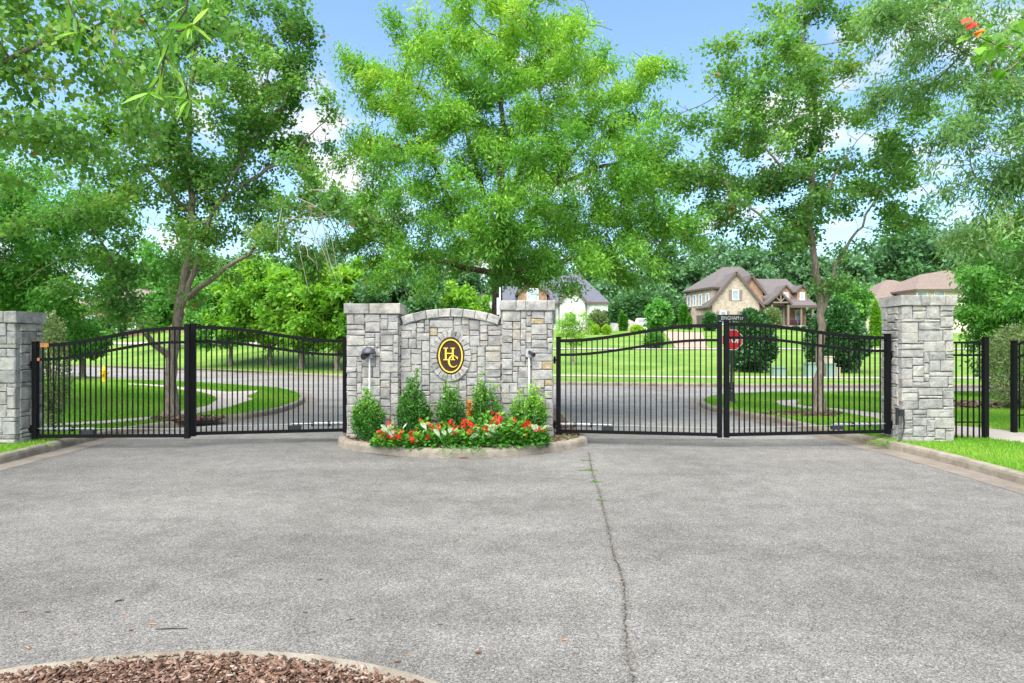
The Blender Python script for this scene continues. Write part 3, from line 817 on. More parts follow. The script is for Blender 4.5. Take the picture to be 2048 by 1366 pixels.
lay(wall, polys, (0, WY, 0), 0, 0.1, SR)
ang = [math.asin((x - ax) / AR) for x in np.linspace(WX0, WX1, 9)]
for i in range(8):
    a0, a1 = ang[i], ang[i + 1]
    poly = [(ax + (AR - CAPT) * math.sin(a0), acz + (AR - CAPT) * math.cos(a0)), (ax + (AR - CAPT) * math.sin(a1), acz + (AR - CAPT) * math.cos(a1)),
            (ax + AR * math.sin(a1), acz + AR * math.cos(a1)), (ax + AR * math.sin(a0), acz + AR * math.cos(a0))]
    lay(wall, [poly], (0, WY, 0), 0, 0.40, SR, 'coping_stone', 0.05)
NRING = 25
for i in range(NRING):
    a0, a1 = 2 * math.pi * i / NRING, 2 * math.pi * (i + 1) / NRING
    poly = [(OVX + ra * math.cos(a), OVZ + rb * math.sin(a)) for ra, rb, a in ((OA, OB, a0), (RA, RB, a0), (RA, RB, a1), (OA, OB, a1))]
    lay(wall, [poly], (0, WY, 0), 0, 0.05, SR, 'ring_stone', 0.052, 0.7, 0.003)

# --- emblem plaque
def ellipse(cx, cz, a, b, n=48): return [(cx + a * math.cos(2 * math.pi * i / n), cz + b * math.sin(2 * math.pi * i / n)) for i in range(n)]
pl = thing('emblem_plaque', 'brown oval plaque with gold ring and the gold letters H and C', 'plaque', (OVX, WY, OVZ))
MB().prism(ellipse(0, 0, OA + 0.004, OB + 0.004), -0.042, 0.0).build('board', M['plaque'], pl)
mb = MB(); o_, i_ = ellipse(0, 0, 0.232, 0.322), ellipse(0, 0, 0.208, 0.298); n = len(o_)
mb.add([(x, -0.060, z) for x, z in o_] + [(x, -0.060, z) for x, z in i_] + [(x, -0.041, z) for x, z in o_] + [(x, -0.041, z) for x, z in i_],
       [(i, (i + 1) % n, n + (i + 1) % n, n + i) for i in range(n)] + [(i, 2 * n + i, 2 * n + (i + 1) % n, (i + 1) % n) for i in range(n)] + [(n + i, n + (i + 1) % n, 3 * n + (i + 1) % n, 3 * n + i) for i in range(n)])
mb.build('ring', M['gold'], pl)
def rel(px_, py_): return ((px_ - 695) * 0.00112, (606 - py_) * 0.00112)   # from the enlarged emblem
mb = MB()
def plate(m, x0, y0, x1, y1, ya=-0.058, yb=-0.041):
    (a, d), (c, b) = rel(x0, y0), rel(x1, y1); m.box(((a + c) / 2, (ya + yb) / 2, (b + d) / 2), (c - a, yb - ya, d - b))
for x0, x1 in ((598, 628), (718, 748)):
    plate(mb, x0, 482, x1, 662)
plate(mb, 628.5, 554, 717.5, 572)
for x0, x1 in ((572, 652), (692, 770)):
    plate(mb, x0, 466, x1, 480, -0.0575); plate(mb, x0, 664, x1, 678, -0.0575)
mb.build('letter_h', M['gold'], pl)
mb = MB(); cx_, cz_ = rel(738, 698); pts_o, pts_i = [], []
for k in range(25):
    a = math.radians(38 + k * (284 / 24)); th = 0.010 + 0.026 * max(0, math.sin((a - math.radians(38)) / math.radians(284) * math.pi)) ** 1.2
    pts_o.append((cx_ + 0.098 * math.cos(a), cz_ + 0.117 * math.sin(a))); pts_i.append((cx_ + (0.098 - th) * math.cos(a), cz_ + (0.117 - th * 0.75) * math.sin(a)))
k = len(pts_o)
mb.add([(x, -0.066, z) for x, z in pts_o + pts_i] + [(x, -0.041, z) for x, z in pts_o + pts_i],
       [(i, i + 1, k + i + 1, k + i) for i in range(k - 1)] + [(i, 2 * k + i, 2 * k + i + 1, i + 1) for i in range(k - 1)] + [(k + i, k + i + 1, 3 * k + i + 1, 3 * k + i) for i in range(k - 1)])
sx_, sz_ = pts_o[0]
mb.prism([(sx_ - 0.036, sz_ + 0.012), (sx_ - 0.02, sz_ - 0.004), (sx_ + 0.006, sz_ - 0.035), (sx_ + 0.012, sz_ - 0.035), (sx_ + 0.009, sz_ + 0.016)], -0.064, -0.041)
mb.build('letter_c', M['gold'], pl)

# ================================================================ GATES
unit_picket = MB().box((0, 0, 0.5), (1, 1, 1)).mesh('picket'); unit_picket.materials.append(M['gate'])
def ribbon(mb, pts, w, h, nrm):
    """square-section rail through pts; nrm: horizontal unit vector across it"""
    base = len(mb.v)
    for p in pts:
        for sw, sh in ((-1, -1), (1, -1), (1, 1), (-1, 1)):
            q = Vector(p) + nrm * (w / 2 * sw) + Vector((0, 0, h / 2 * sh)); mb.v.append((q.x, q.y, q.z))
    for i in range(len(pts) - 1):
        for k in range(4):
            a, b = base + i * 4 + k, base + i * 4 + (k + 1) % 4; mb.f.append((a, b, b + 4, a + 4))
    mb.f.append((base, base + 1, base + 2, base + 3)[::-1]); e = base + 4 * (len(pts) - 1); mb.f.append((e, e + 1, e + 2, e + 3))
    return mb
def gate_leaf(label, A, B, zb0, zb1, zl, zh, second, npick, rusty=False, arm_side=1):
    """A hinge foot, B meeting foot (x, y)"""
    A, B = Vector((*A, 0)), Vector((*B, 0)); d = (B - A); L = d.length; d.normalize(); nr = Vector((-d.y, d.x, 0))
    if nr.y > 0: nr = -nr                                    # towards the camera
    t = thing('gate_leaf', label, 'gate', (A.x, A.y, zb0), 'four leaves of the driveway gates')
    def P(s, z): return A + d * s + Vector((0, 0, z))
    def zb(s): return zb0 + (zb1 - zb0) * s / L
    def ztop(s):
        q = min(1, max(0, (s / L - 0.04) / 0.88)); q = q * q * (3 - 2 * q); return zl + (zh - zl) * q
    ss = np.linspace(0.03, L - 0.03, 26); rot = math.atan2(d.y, d.x)
    ribbon(MB(), [P(s, ztop(s)) for s in ss], 0.045, 0.062, nr).build('top_rail', M['gate'], t, world=True)
    ribbon(MB(), [P(s, ztop(s) - second) for s in ss], 0.045, 0.05, nr).build('upper_rail', M['gate'], t, world=True)
    ribbon(MB(), [P(s, zb(s) + 0.03) for s in (0.03, L - 0.03)], 0.05, 0.06, nr).build('bottom_rail', M['gate'], t, world=True)
    MB().tube([P(0.04, zb(0) + 0.17), P(L - 0.04, zb(L) + 0.15)], 0.006, 6).build('tie_rod', M['galv'], t, world=True)
    for s, w, zt in ((0.0, 0.085, zl + 0.06), (L, 0.085, zh + 0.06)):
        c = P(s, 0)
        mb = MB().box((c.x, c.y, (zb(s) - 0.02 + zt) / 2), (w, 0.085, zt - zb(s) + 0.02), rot)
        mb.box((c.x, c.y, zt + 0.008), (w + 0.016, 0.10, 0.016), rot)
        mb.build('hinge_stile' if s == 0 else 'meeting_stile', M['gate'], t, world=True)
    for i in range(1, npick + 1):
        s = 0.04 + (L - 0.08) * i / (npick + 1); z0_, z1_ = zb(s) + 0.055, ztop(s) - 0.028
        o = bpy.data.objects.new('picket', unit_picket); COL.objects.link(o); o.parent = t
        o.location = P(s, z0_) - Vector(t.location); o.rotation_euler = (0, 0, rot); o.scale = (0.021, 0.021, z1_ - z0_)
    # hinges on the pillar side
    for zz in (zb(0) + 0.16, zl - second - 0.10):
        c = P(-0.075, zz)
        mb = MB().box((c.x, c.y, c.z), (0.075, 0.05, 0.03), rot); mb.tube([c + Vector((0, 0, -0.07)), c + Vector((0, 0, 0.07))], 0.022, 8)
        mb.build('hinge', M['gate'], t, world=True)
    # ram that swings the leaf
    z_ = zb(0) + 0.145; back = -nr * 0.09
    ar = MB().tube([P(0.02, z_) + back, P(0.62, z_ + 0.004) + back], 0.036, 12)
    ar.tube([P(0.62, z_ + 0.004) + back, P(1.0, z_ + 0.006) + back], 0.024, 10)
    ac = ar.build('actuator_arm', M['galv'], t, smooth=False, world=True)
    for s in (0.30, 0.62):
        MB().tube([P(s - 0.02, z_ + 0.002) + back, P(s + 0.02, z_ + 0.002) + back], 0.045, 12).build('collar', M['black'], ac)
    c = P(0.93, z_ - 0.045) + back * 0.4; MB().box((c.x, c.y, c.z), (0.22, 0.10, 0.075), rot).build('bracket', M['black'], ac)
    if rusty:
        ribbon(MB(), [P(s, ztop(s) + 0.001) for s in (0.10, 0.16, 0.25)], 0.052, 0.069, nr).build('rusty_rail_end', M['rust'], t, world=True)
        ribbon(MB(), [P(s, ztop(s) - second) for s in (0.045, 0.09)], 0.050, 0.056, nr).build('rusty_rail_end', M['rust'], t, world=True)
        c = P(0, zl + 0.075); MB().box((c.x, c.y, c.z), (0.09, 0.09, 0.010), rot).build('rusty_cap', M['rust'], t, world=True)
    return t
def gp(px, Y): return (PX(px, Y), Y)
gate_leaf('black iron gate leaf with a rusty rail end, hinged to the far left pillar', gp(71, 11.8), gp(375, 11.85), 0.20, 0.205, 1.88, 2.19, 0.255, 27, True)
gate_leaf('black iron gate leaf hinged to the left end of the emblem wall', gp(690, 12.65), gp(387, 12.15), 0.20, 0.20, 1.96, 2.215, 0.265, 28)
gate_leaf('black iron gate leaf hinged to the right end of the emblem wall', gp(1117, 12.5), gp(1439, 12.0), 0.20, 0.20, 1.965, 2.245, 0.27, 28)
gate_leaf('black iron gate leaf in front of the stop sign, hinged to the tallest pillar', gp(1775, 12.1), gp(1453, 12.0), 0.25, 0.20, 2.02, 2.265, 0.245, 29)

# fixed fence panel right of the tall pillar
def fence_panel(name, label, A, B, z0_, zt0, zt1, second, npick, posts, rod=0.32, arch=False):
    A, B = Vector((*A, 0)), Vector((*B, 0)); d = B - A; L = d.length; d.normalize(); nr = Vector((-d.y, d.x, 0)); rot = math.atan2(d.y, d.x)
    t = thing(name, label, 'fence', (A.x, A.y, z0_))
    def P(s, z): return A + d * s + Vector((0, 0, z))
    def ztop(s): q = s / L; return zt0 + (zt1 - zt0) * (math.sin(q * math.pi / 2) if arch else q)
    ss = np.linspace(0, L, 14)
    ribbon(MB(), [P(s, ztop(s)) for s in ss], 0.04, 0.04, nr).build('top_rail', M['gate'], t, world=True)
    ribbon(MB(), [P(s, ztop(s) - second) for s in ss], 0.038, 0.038, nr).build('upper_rail', M['gate'], t, world=True)
    ribbon(MB(), [P(s, z0_ + rod) for s in (0, L)], 0.024, 0.024, nr).build('lower_rail', M['gate'], t, world=True)
    for s in posts:
        c = P(s, 0); h = ztop(s) + 0.09
        mb = MB().box((c.x, c.y, (z0_ - 0.1 + h) / 2), (0.085, 0.085, h - z0_ + 0.1), rot); mb.box((c.x, c.y, h + 0.01), (0.1, 0.1, 0.02), rot); mb.build('post', M['gate'], t, world=True)
    for i in range(1, npick + 1):
        s = L * i / (npick + 1); o = bpy.data.objects.new('picket', unit_picket); COL.objects.link(o); o.parent = t
        o.location = P(s, z0_ + 0.03) - Vector(t.location); o.rotation_euler = (0, 0, rot); o.scale = (0.021, 0.021, ztop(s) - z0_ - 0.05)
    return t
fence_panel('fence', 'short straight black fence panel joining the tall pillar to its post', (8.05, 12.1), (8.81, 12.1), VZ, 1.93, 1.93, 0.235, 6, [0.76])
fence_panel('fence', 'black fence section with arched rails at the right picture edge', gp(2028, 12.95), (12.0, 13.3), VZ + 0.05, 1.86, 2.35, 0.26, 15, [0.0, 1.9], 0.3, True)

# cable and sensor box on the tall pillar
cab = thing('sensor_box', 'black box with a drooping cable at the tall pillar base', 'sensor', (7.02, 11.80, VZ))
mb = MB().box((7.05, 11.78, 0.66), (0.09, 0.07, 0.12)); mb.box((6.985, 11.79, 0.60), (0.035, 0.05, 0.30)); mb.build('housing', M['black'], cab, world=True)
MB().tube([(7.085, 11.76, 0.60), (7.09, 11.75, 0.48), (7.075, 11.74, 0.36), (7.03, 11.72, 0.24), (6.97, 11.69, 0.16), (6.92, 11.66, 0.14)], 0.014, 8).build('cable', M['black'], cab, world=True)

# dome light and camera on grey conduits in the bed
lx = PX(739, 12.2)
dl = thing('dome_light', 'dark dome lamp on a white conduit before the wall', 'lamp', (lx, 12.2, 0.12))
MB().tube([(lx, 12.2, 0.12), (lx, 12.2, 1.66)], 0.014, 10).build('conduit', M['lettering'], dl, world=True)
MB().lathe((lx, 12.14, 1.72), [(0.132, 0.0), (0.13, 0.03), (0.115, 0.07), (0.085, 0.105), (0.045, 0.125), (0.004, 0.132)], 20).build('dome', M['grey_plastic'], dl, smooth=True, world=True)
MB().box((lx + 0.02, 12.2, 1.685), (0.09, 0.08, 0.09)).build('junction_box', M['galv'], dl, world=True)
mb = MB().tube([(lx - 0.035, 12.16, 1.71), (lx - 0.085, 12.05, 1.665)], [0.05, 0.062], 12); mb.build('lamp_head', M['black'], dl, world=True)
cxm = PX(1058, 12.2)
cm = thing('camera_post', 'grey camera box with black camera on a white conduit', 'camera', (cxm, 12.2, 0.12))
MB().tube([(cxm, 12.2, 0.12), (cxm, 12.2, 1.68)], 0.014, 10).build('conduit', M['lettering'], cm, world=True)
MB().box((cxm, 12.2, 1.74), (0.13, 0.06, 0.15)).build('junction_box', M['galv'], cm, world=True)
MB().tube([(cxm + 0.01, 12.165, 1.755), (cxm + 0.085, 12.02, 1.70)], [0.034, 0.04], 12).build('camera_body', M['black'], cm, world=True)
# white antenna pole behind the right emblem pillar
an = thing('antenna_pole', 'slim white antenna pole rising behind the emblem wall', 'antenna', (PX(1000, 13.12), 13.12, 0.13))
axx = PX(1000, 13.12)
MB().tube([(axx, 13.12, 0.13), (axx, 13.12, 3.04)], 0.016, 8).build('pole', M['lettering'], an, world=True)
MB().box((axx - 0.04, 13.12, 2.66), (0.045, 0.06, 0.34)).build('box', M['lettering'], an, world=True)
# lamp whose cap shows over the left emblem pillar
sl_ = thing('street_lamp', 'black lamp post whose cap peeks over the left emblem pillar', 'street lamp', (PX(701, 33), 33, 0.0))
sx0 = PX(701, 33); mb = MB().tube([(sx0, 33, 0.0), (sx0, 33, 3.2)], 0.06, 10); mb.lathe((sx0, 33, 0), [(0.15, 0), (0.14, 0.3), (0.07, 0.6)], 12); mb.build('post', M['black'], sl_, world=True)
MB().lathe((sx0, 33, 3.2), [(0.10, 0), (0.18, 0.08), (0.22, 0.45), (0.26, 0.48), (0.10, 0.66), (0.03, 0.78)], 12).build('lantern', M['grey_plastic'], sl_, world=True)

# ================================================================ SIGNS AND STREET FURNITURE
def text_mesh(body, size, ext=0.002, offset=0.0, fit=None):
    cu = bpy.data.curves.new('lettering', 'FONT'); cu.body = body; cu.size = size; cu.align_x = 'CENTER'; cu.align_y = 'CENTER'; cu.extrude = ext; cu.offset = offset
    ob = bpy.data.objects.new('lettering', cu); COL.objects.link(ob)
    dg = bpy.context.evaluated_depsgraph_get(); me = bpy.data.meshes.new_from_object(ob.evaluated_get(dg))
    bpy.data.objects.remove(ob); bpy.data.curves.remove(cu)
    if fit:
        co = np.empty(len(me.vertices) * 3, np.float32); me.vertices.foreach_get('co', co); co = co.reshape(-1, 3)
        for k in (0, 1):
            lo, hi = co[:, k].min(), co[:, k].max(); co[:, k] = (co[:, k] - (lo + hi) / 2) / (hi - lo) * fit[k]
        me.vertices.foreach_set('co', co.ravel()); me.update()
    me.materials.clear(); return me
SY = 19.1; SX = PX(1463, SY)
st = thing('stop_sign', 'red octagonal stop sign with black street name plate on top', 'street sign', (SX, SY, VZ))
mb = MB().tube([(SX, SY, VZ), (SX, SY, 2.72)], 0.038, 12)
mb.lathe((SX, SY, VZ), [(0.14, 0), (0.14, 0.05), (0.11, 0.08), (0.09, 0.35), (0.065, 0.42), (0.075, 0.45), (0.05, 0.62)], 16)
mb.build('post', M['black'], st, world=True)
def octagon(r): return [(r * math.cos(math.radians(22.5 + 45 * k)), r * math.sin(math.radians(22.5 + 45 * k))) for k in range(8)]
SZ = 2.0
b_ = MB().prism(octagon(0.325), -0.060, -0.054); o = b_.build('sign_border', M['lettering'], st); o.location = (0, 0, SZ - VZ)
b_ = MB().prism(octagon(0.305), -0.064, -0.0605); o = b_.build('sign_face', M['red'], st); o.location = (0, 0, SZ - VZ)
tm = text_mesh('STOP', 0.235, 0.0015, 0.006, (0.47, 0.185)); tm.materials.append(M['lettering'])
o = link_mesh('lettering', tm, None, st, (0, -0.067, SZ - VZ)); o.rotation_euler = (math.radians(90), 0, 0)
yaw = math.radians(-6)
o = MB().box((0, 0, 0), (0.86, 0.014, 0.185)).build('name_plate', M['black'], st); o.location = (0, -0.05, 2.645 - VZ); o.rotation_euler = (0, 0, yaw)
for body, size, x, fit in (('BINGHAM', 0.155, -0.06, (0.50, 0.115)), ('ST', 0.10, 0.27, (0.10, 0.075))):
    tm = text_mesh(body, size, 0.0015, 0.0, fit); tm.materials.append(M['lettering'])
    q = link_mesh('plate_lettering', tm, None, st); q.rotation_euler = (math.radians(90), 0, yaw)
    q.location = (x * math.cos(yaw) + math.sin(yaw) * 0.0, -0.05 + x * math.sin(yaw) - 0.0095, 2.642 - VZ - (0.02 if body == 'ST' else 0))

hx_, hy_ = G(208, 764, VZ)
hy = thing('fire_hydrant', 'yellow fire hydrant on the grass by the street', 'hydrant', (hx_, hy_, VZ))
mb = MB().lathe((0, 0, 0), [(0.15, -0.02), (0.15, 0.05), (0.105, 0.06), (0.10, 0.46), (0.125, 0.48), (0.125, 0.52), (0.11, 0.53), (0.105, 0.58), (0.075, 0.65), (0.04, 0.69), (0.03, 0.70), (0.03, 0.75)], 18)
mb.build('barrel', M['yellow'], hy, smooth=False)
for s in (-1, 1): MB().tube([(s * 0.08, 0, 0.40), (s * 0.15, 0, 0.40), (s * 0.152, 0, 0.40), (s * 0.185, 0, 0.40)], [0.05, 0.05, 0.065, 0.06], 12).build('nozzle', M['yellow'], hy)
MB().tube([(0, -0.08, 0.38), (0, -0.16, 0.38), (0, -0.162, 0.38), (0, -0.2, 0.38)], [0.07, 0.07, 0.085, 0.08], 12).build('pumper_nozzle', M['yellow'], hy)

def util(name, label, px, Y, w, h, mat, d=0.4, lid=0.06, z=None, pad=True):
    x = PX(px, Y); z = terrain(x, Y) if z is None else z
    t = thing(name, label, 'utility box', (x, Y, z))
    MB().hexa([(-w / 2, -d / 2, 0.0), (w / 2, -d / 2, 0), (w / 2, d / 2, 0), (-w / 2, d / 2, 0), (-w / 2 * .97, -d / 2 * .9, h), (w / 2 * .97, -d / 2 * .9, h), (w / 2 * .97, d / 2, h), (-w / 2 * .97, d / 2, h)]).build('cabinet', mat, t)
    MB().box((0, 0, h + lid / 2 - 0.01), (w * 1.05, d * 1.05, lid)).build('lid', mat, t)
    if pad: MB().box((0, 0, -0.02), (w * 1.1, d * 1.2, 0.12)).build('pad', M['galv'], t)
util('utility_box', 'low green utility box alone left of the others', 1557, 32.2, 0.64, 0.38, M['util'], 0.45)
util('utility_box', 'tall green utility cabinet just left of the right tree trunk', 1624, 31.6, 0.62, 0.62, M['util'], 0.5)
util('utility_box', 'green utility cabinet just right of the right tree trunk', 1658, 31.6, 0.46, 0.60, M['util'], 0.5)
util('utility_box', 'tan utility box standing behind the green cabinets', 1658, 33.0, 0.36, 0.85, M['util_tan'], 0.4, pad=False)
util('utility_box', 'narrow tan utility pedestal right of the green cabinets', 1675, 31.6, 0.19, 0.40, M['util_tan'], 0.2, pad=False)

# ================================================================ HOUSES (local: x right, y away, z up)
def window(t, x, y, z, w, h, yaw=0.0, frame=None, glass=None, mull=(1, 2), shutters=None, dep=0.06):
    """window standing on a wall whose outward side is local -y turned by yaw; z is the centre"""
    fm, gm = frame or M['white'], glass or M['glass']
    R = Matrix.Rotation(yaw, 3, 'Z'); fw = 0.09
    def at(m, cx, cy, cz, dx, dy, dz):
        c = Vector((x, y, z)) + R @ Vector((cx, cy, cz)); m.box(c, (dx, dy, dz), yaw)
    m = MB()
    at(m, 0, -dep, h / 2 - fw / 2, w, 0.1, fw); at(m, 0, -dep - 0.02, -h / 2 + fw / 2, w + 0.1, 0.14, fw)
    at(m, -w / 2 + fw / 2, -dep, 0, fw, 0.1, h - 2 * fw); at(m, w / 2 - fw / 2, -dep, 0, fw, 0.1, h - 2 * fw)
    wi = m.build('window', fm, t)
    nx_, nz_ = mull; iw, ih = w - 2 * fw, h - 2 * fw
    for i in range(nx_):
        for j in range(nz_):
            m = MB(); at(m, -iw / 2 + iw * (i + 0.5) / nx_, -dep + 0.02, -ih / 2 + ih * (j + 0.5) / nz_, iw / nx_ - 0.035, 0.03, ih / nz_ - 0.035); m.build('pane', gm, wi)
    m = MB(); at(m, 0, -dep + 0.045, 0, iw, 0.02, ih); m.build('glazing_bar', fm, wi)
    if shutters:
        for s in (-1, 1):
            m = MB(); at(m, s * (w / 2 + 0.26), -dep, 0, 0.42, 0.07, h); m.build('shutter', shutters, t)
def gable(t, x0, x1, y0, y1, ze, zp, wall_mat, roof_mat, over=0.5, rt=0.22, xp=None, z0=-1.0):
    """block with a gable facing the camera; ridge runs away from it"""
    xp = (x0 + x1) / 2 if xp is None else xp
    MB().prism([(x0, z0), (x1, z0), (x1, ze), (xp, zp), (x0, ze)], y0, y1).build('wall', wall_mat, t)
    sl, sr = (zp - ze) / (xp - x0), (zp - ze) / (x1 - xp)
    r = MB()
    r.slab([(x0 - over, y0 - 0.35, ze - over * sl + rt), (xp, y0 - 0.35, zp + rt), (xp, y1 + 0.2, zp + rt), (x0 - over, y1 + 0.2, ze - over * sl + rt)], rt * 0.6)
    r.slab([(x1 + over, y0 - 0.35, ze - over * sr + rt), (xp, y0 - 0.35, zp + rt), (xp, y1 + 0.2, zp + rt), (x1 + over, y1 + 0.2, ze - over * sr + rt)], rt * 0.6)
    ro = r.build('roof', roof_mat, t)
    f = MB()
    for sx, sl_, xe in ((-1, sl, x0), (1, sr, x1)):
        a, b = Vector((xe + sx * over, y0 - 0.39, ze - over * sl_ + rt - 0.12)), Vector((xp, y0 - 0.39, zp + rt - 0.12)); f.bar(a, b, 0.07, 0.34)
    f.build('fascia', M['fascia'], ro)
    return ro
def hip(t, corners, ze, ridge, wall_mat, roof_mat, z0=-1.0, over=0.5, rt=0.18, walls=True):
    """corners: 4 (x, y) front-left, front-right, back-right, back-left; ridge: two (x, y, z), left and right"""
    if walls:
        p = [(x, y, z0) for x, y in corners] + [(x, y, ze) for x, y in corners]
        MB().hexa(p).build('wall', wall_mat, t)
    cx = sum(c[0] for c in corners) / 4; cy = sum(c[1] for c in corners) / 4
    oc = []
    for x, y in corners:
        L = math.hypot(x - cx, y - cy); oc.append((x + (x - cx) / L * over * 1.4, y + (y - cy) / L * over * 1.4, ze))
    R0, R1 = ridge
    r = MB(); up = lambda q: (q[0], q[1], q[2] + rt)
    r.slab([up(oc[0]), up(oc[1]), up(R1), up(R0)], rt); r.slab([up(oc[2]), up(oc[3]), up(R0), up(R1)], rt)
    r.slab([up(oc[1]), up(oc[2]), up(R1)], rt); r.slab([up(oc[3]), up(oc[0]), up(R0)], rt)
    ro = r.build('roof', roof_mat, t)
    f = MB()
    for i in range(4):
        a, b = Vector(oc[i]), Vector(oc[(i + 1) % 4]); f.bar(a + Vector((0, 0, 0.06)), b + Vector((0, 0, 0.06)), 0.1, 0.26)
    f.build('fascia', M['fascia'], ro)
    return ro

# ---- brick house behind the stop sign
HY = 95.0; HX = PX(1340 + 1000 / 5.39, HY); u = 0.01355
H1 = thing('brick_house', 'two storey tan and red brick house with brown roof and dormers', 'house', (HX, HY, terrain(HX, HY) + 0.1))
hx = lambda q: (q - 1000) * u
hz = lambda q: (850 - q) * u
# angled left wing under the hip roof
c4 = [(-7.0, 1.2), (3.0, 6.5), (-0.5, 15.0), (-8.7, 9.5)]
hip(H1, c4, 5.85, ((-3.2, 8.0, 9.6), (-0.2, 8.2, 9.6)), M['tan_brick'], M['roof'], over=0.45)
P1, P2 = Vector((-7.0, 1.2, 0)), Vector((-8.7, 9.5, 0)); wd = (P1 - P2).normalized(); wyaw = math.atan2(wd.y, wd.x)
for tt in (0.16, 0.42, 0.64, 0.86):
    p = P1.lerp(P2, tt); window(H1, p.x, p.y, 4.35, 0.95, 1.75, wyaw)
p = P1.lerp(P2, 0.40); R = Matrix.Rotation(wyaw, 3, 'Z')
m = MB(); c = Vector((p.x, p.y, 0.85)) + R @ Vector((0, -0.03, 0)); m.box(c, (2.7, 0.12, 2.3), wyaw); m.build('garage_door', M['door'], H1)
p = P1.lerp(P2, 0.90); m = MB(); q = lambda a, b_, z_: Vector((p.x, p.y, z_)) + R @ Vector((a, b_, 0))
m.slab([q(-1.1, -1.1, 2.75), q(1.1, -1.1, 2.75), q(1.1, 0.05, 3.5), q(-1.1, 0.05, 3.5)], 0.12); aw = m.build('awning', M['roof'], H1)
for s in (-0.9, 0.9): m = MB(); c = q(s, -0.95, 1.2); m.box(c, (0.2, 0.2, 2.9), wyaw); m.build('awning_post', M['post'], H1)
# big front gable
gable(H1, hx(450), hx(962), 0.0, 9.0, hz(600) + 0.25, hz(262), M['tan_brick'], M['roof'], 0.62, xp=hx(708))
window(H1, hx(705), 0.0, hz(498), 0.98, 1.5, shutters=M['post'])
window(H1, hx(570), 0.0, hz(745), 0.98, 2.0, shutters=M['post'])
window(H1, hx(800), 0.0, hz(745), 0.98, 2.0, shutters=M['post'])
for xx in (hx(450) - 0.02, hx(966)): MB().tube([(xx, -0.12, -0.3), (xx, -0.12, 3.2)], 0.06, 8).build('downpipe', M['fascia'], H1)
# red gable behind it
gable(H1, hx(825), hx(1062), 2.2, 9.0, hz(452), hz(275), M['red_brick'], M['roof'], 0.45, xp=hx(930))
window(H1, hx(935), 2.2, hz(490), 0.75, 0.9)
# main range with the porch
x0_, x1_ = hx(1050), hx(1600)
MB().box(((x0_ + x1_) / 2, 8.0, 1.4), (x1_ - x0_, 8.0, 4.8)).build('wall', M['red_brick'], H1)
ez, rz_ = hz(600), 8.0
r = MB(); xr = x1_ + 0.4
r.slab([(hx(1010), 1.3, ez), (xr, 1.3, ez), (xr - 1.3, 9.0, rz_), (hx(985), 9.0, rz_)], 0.2)
r.slab([(xr, 1.3, ez), (xr, 15, ez), (xr - 1.3, 9.0, rz_)], 0.2)
r.slab([(xr, 15, ez), (hx(985), 15, ez), (hx(985), 9.0, rz_), (xr - 1.3, 9.0, rz_)], 0.2)
rf = r.build('roof', M['roof'], H1)
MB().box(((hx(1230) + xr) / 2, 1.32, ez - 0.22), (xr - hx(1230), 0.16, 0.34)).build('fascia', M['fascia'], rf)
for xx in (hx(1272), hx(1465), hx(1592)): MB().box((xx, 1.6, 1.35), (0.26, 0.26, 3.7)).build('porch_post', M['post'], H1)
MB().box(((hx(1240) + hx(1600)) / 2, 2.6, 0.0), (hx(1600) - hx(1240), 2.8, 0.7)).build('porch_floor', M['tan_brick'], H1)
m = MB()
for zz in (0.55, 1.15): m.box(((hx(1272) + hx(1592)) / 2, 1.5, zz), (hx(1592) - hx(1272), 0.05, 0.05))
for k in range(26): m.box((hx(1280) + k * (hx(1585) - hx(1280)) / 25, 1.5, 0.85), (0.03, 0.03, 0.6))
m.build('railing', M['black'], H1)
for xx in (hx(1325), hx(1508)): window(H1, xx, 4.0, 1.75, 0.85, 2.1)
for k, xx in enumerate((hx(1385), hx(1425), hx(1490))):
    m = MB(); m.box((xx, 2.4, 0.62), (0.5, 0.5, 0.08)); m.box((xx, 2.65, 0.95), (0.5, 0.08, 0.6)); m.box((xx - 0.22, 2.4, 0.5), (0.06, 0.5, 0.6)); m.box((xx + 0.22, 2.4, 0.5), (0.06, 0.5, 0.6))
    ch = m.build('porch_chair', M['maroon']); ch.location = H1.location
    tag(ch, ['maroon porch chair left of the others on the brick house porch', 'maroon porch chair in the middle on the brick house porch', 'maroon porch chair right of the porch post'][k], 'chair', 'porch chairs')
for xx in (hx(1330), hx(1512)):
    yy = 2.7
    MB().prism([(xx - 0.72, 3.9), (xx + 0.72, 3.9), (xx + 0.72, 5.55), (xx, 6.2), (xx - 0.72, 5.55)], yy, 6.0).build('dormer', M['red_brick'], H1)
    d = MB(); d.slab([(xx - 1.0, yy - 0.25, 5.45), (xx, yy - 0.25, 6.5), (xx, 7.4, 6.5), (xx - 1.0, 6.2, 5.45)], 0.14); d.slab([(xx + 1.0, yy - 0.25, 5.45), (xx, yy - 0.25, 6.5), (xx, 7.4, 6.5), (xx + 1.0, 6.2, 5.45)], 0.14)
    dr = d.build('dormer_roof', M['roof'], H1)
    d = MB(); d.bar((xx - 1.0, yy - 0.28, 5.36), (xx, yy - 0.28, 6.41), 0.06, 0.22); d.bar((xx + 1.0, yy - 0.28, 5.36), (xx, yy - 0.28, 6.41), 0.06, 0.22); d.build('fascia', M['fascia'], dr)
    window(H1, xx, yy, 4.75, 0.7, 1.15)
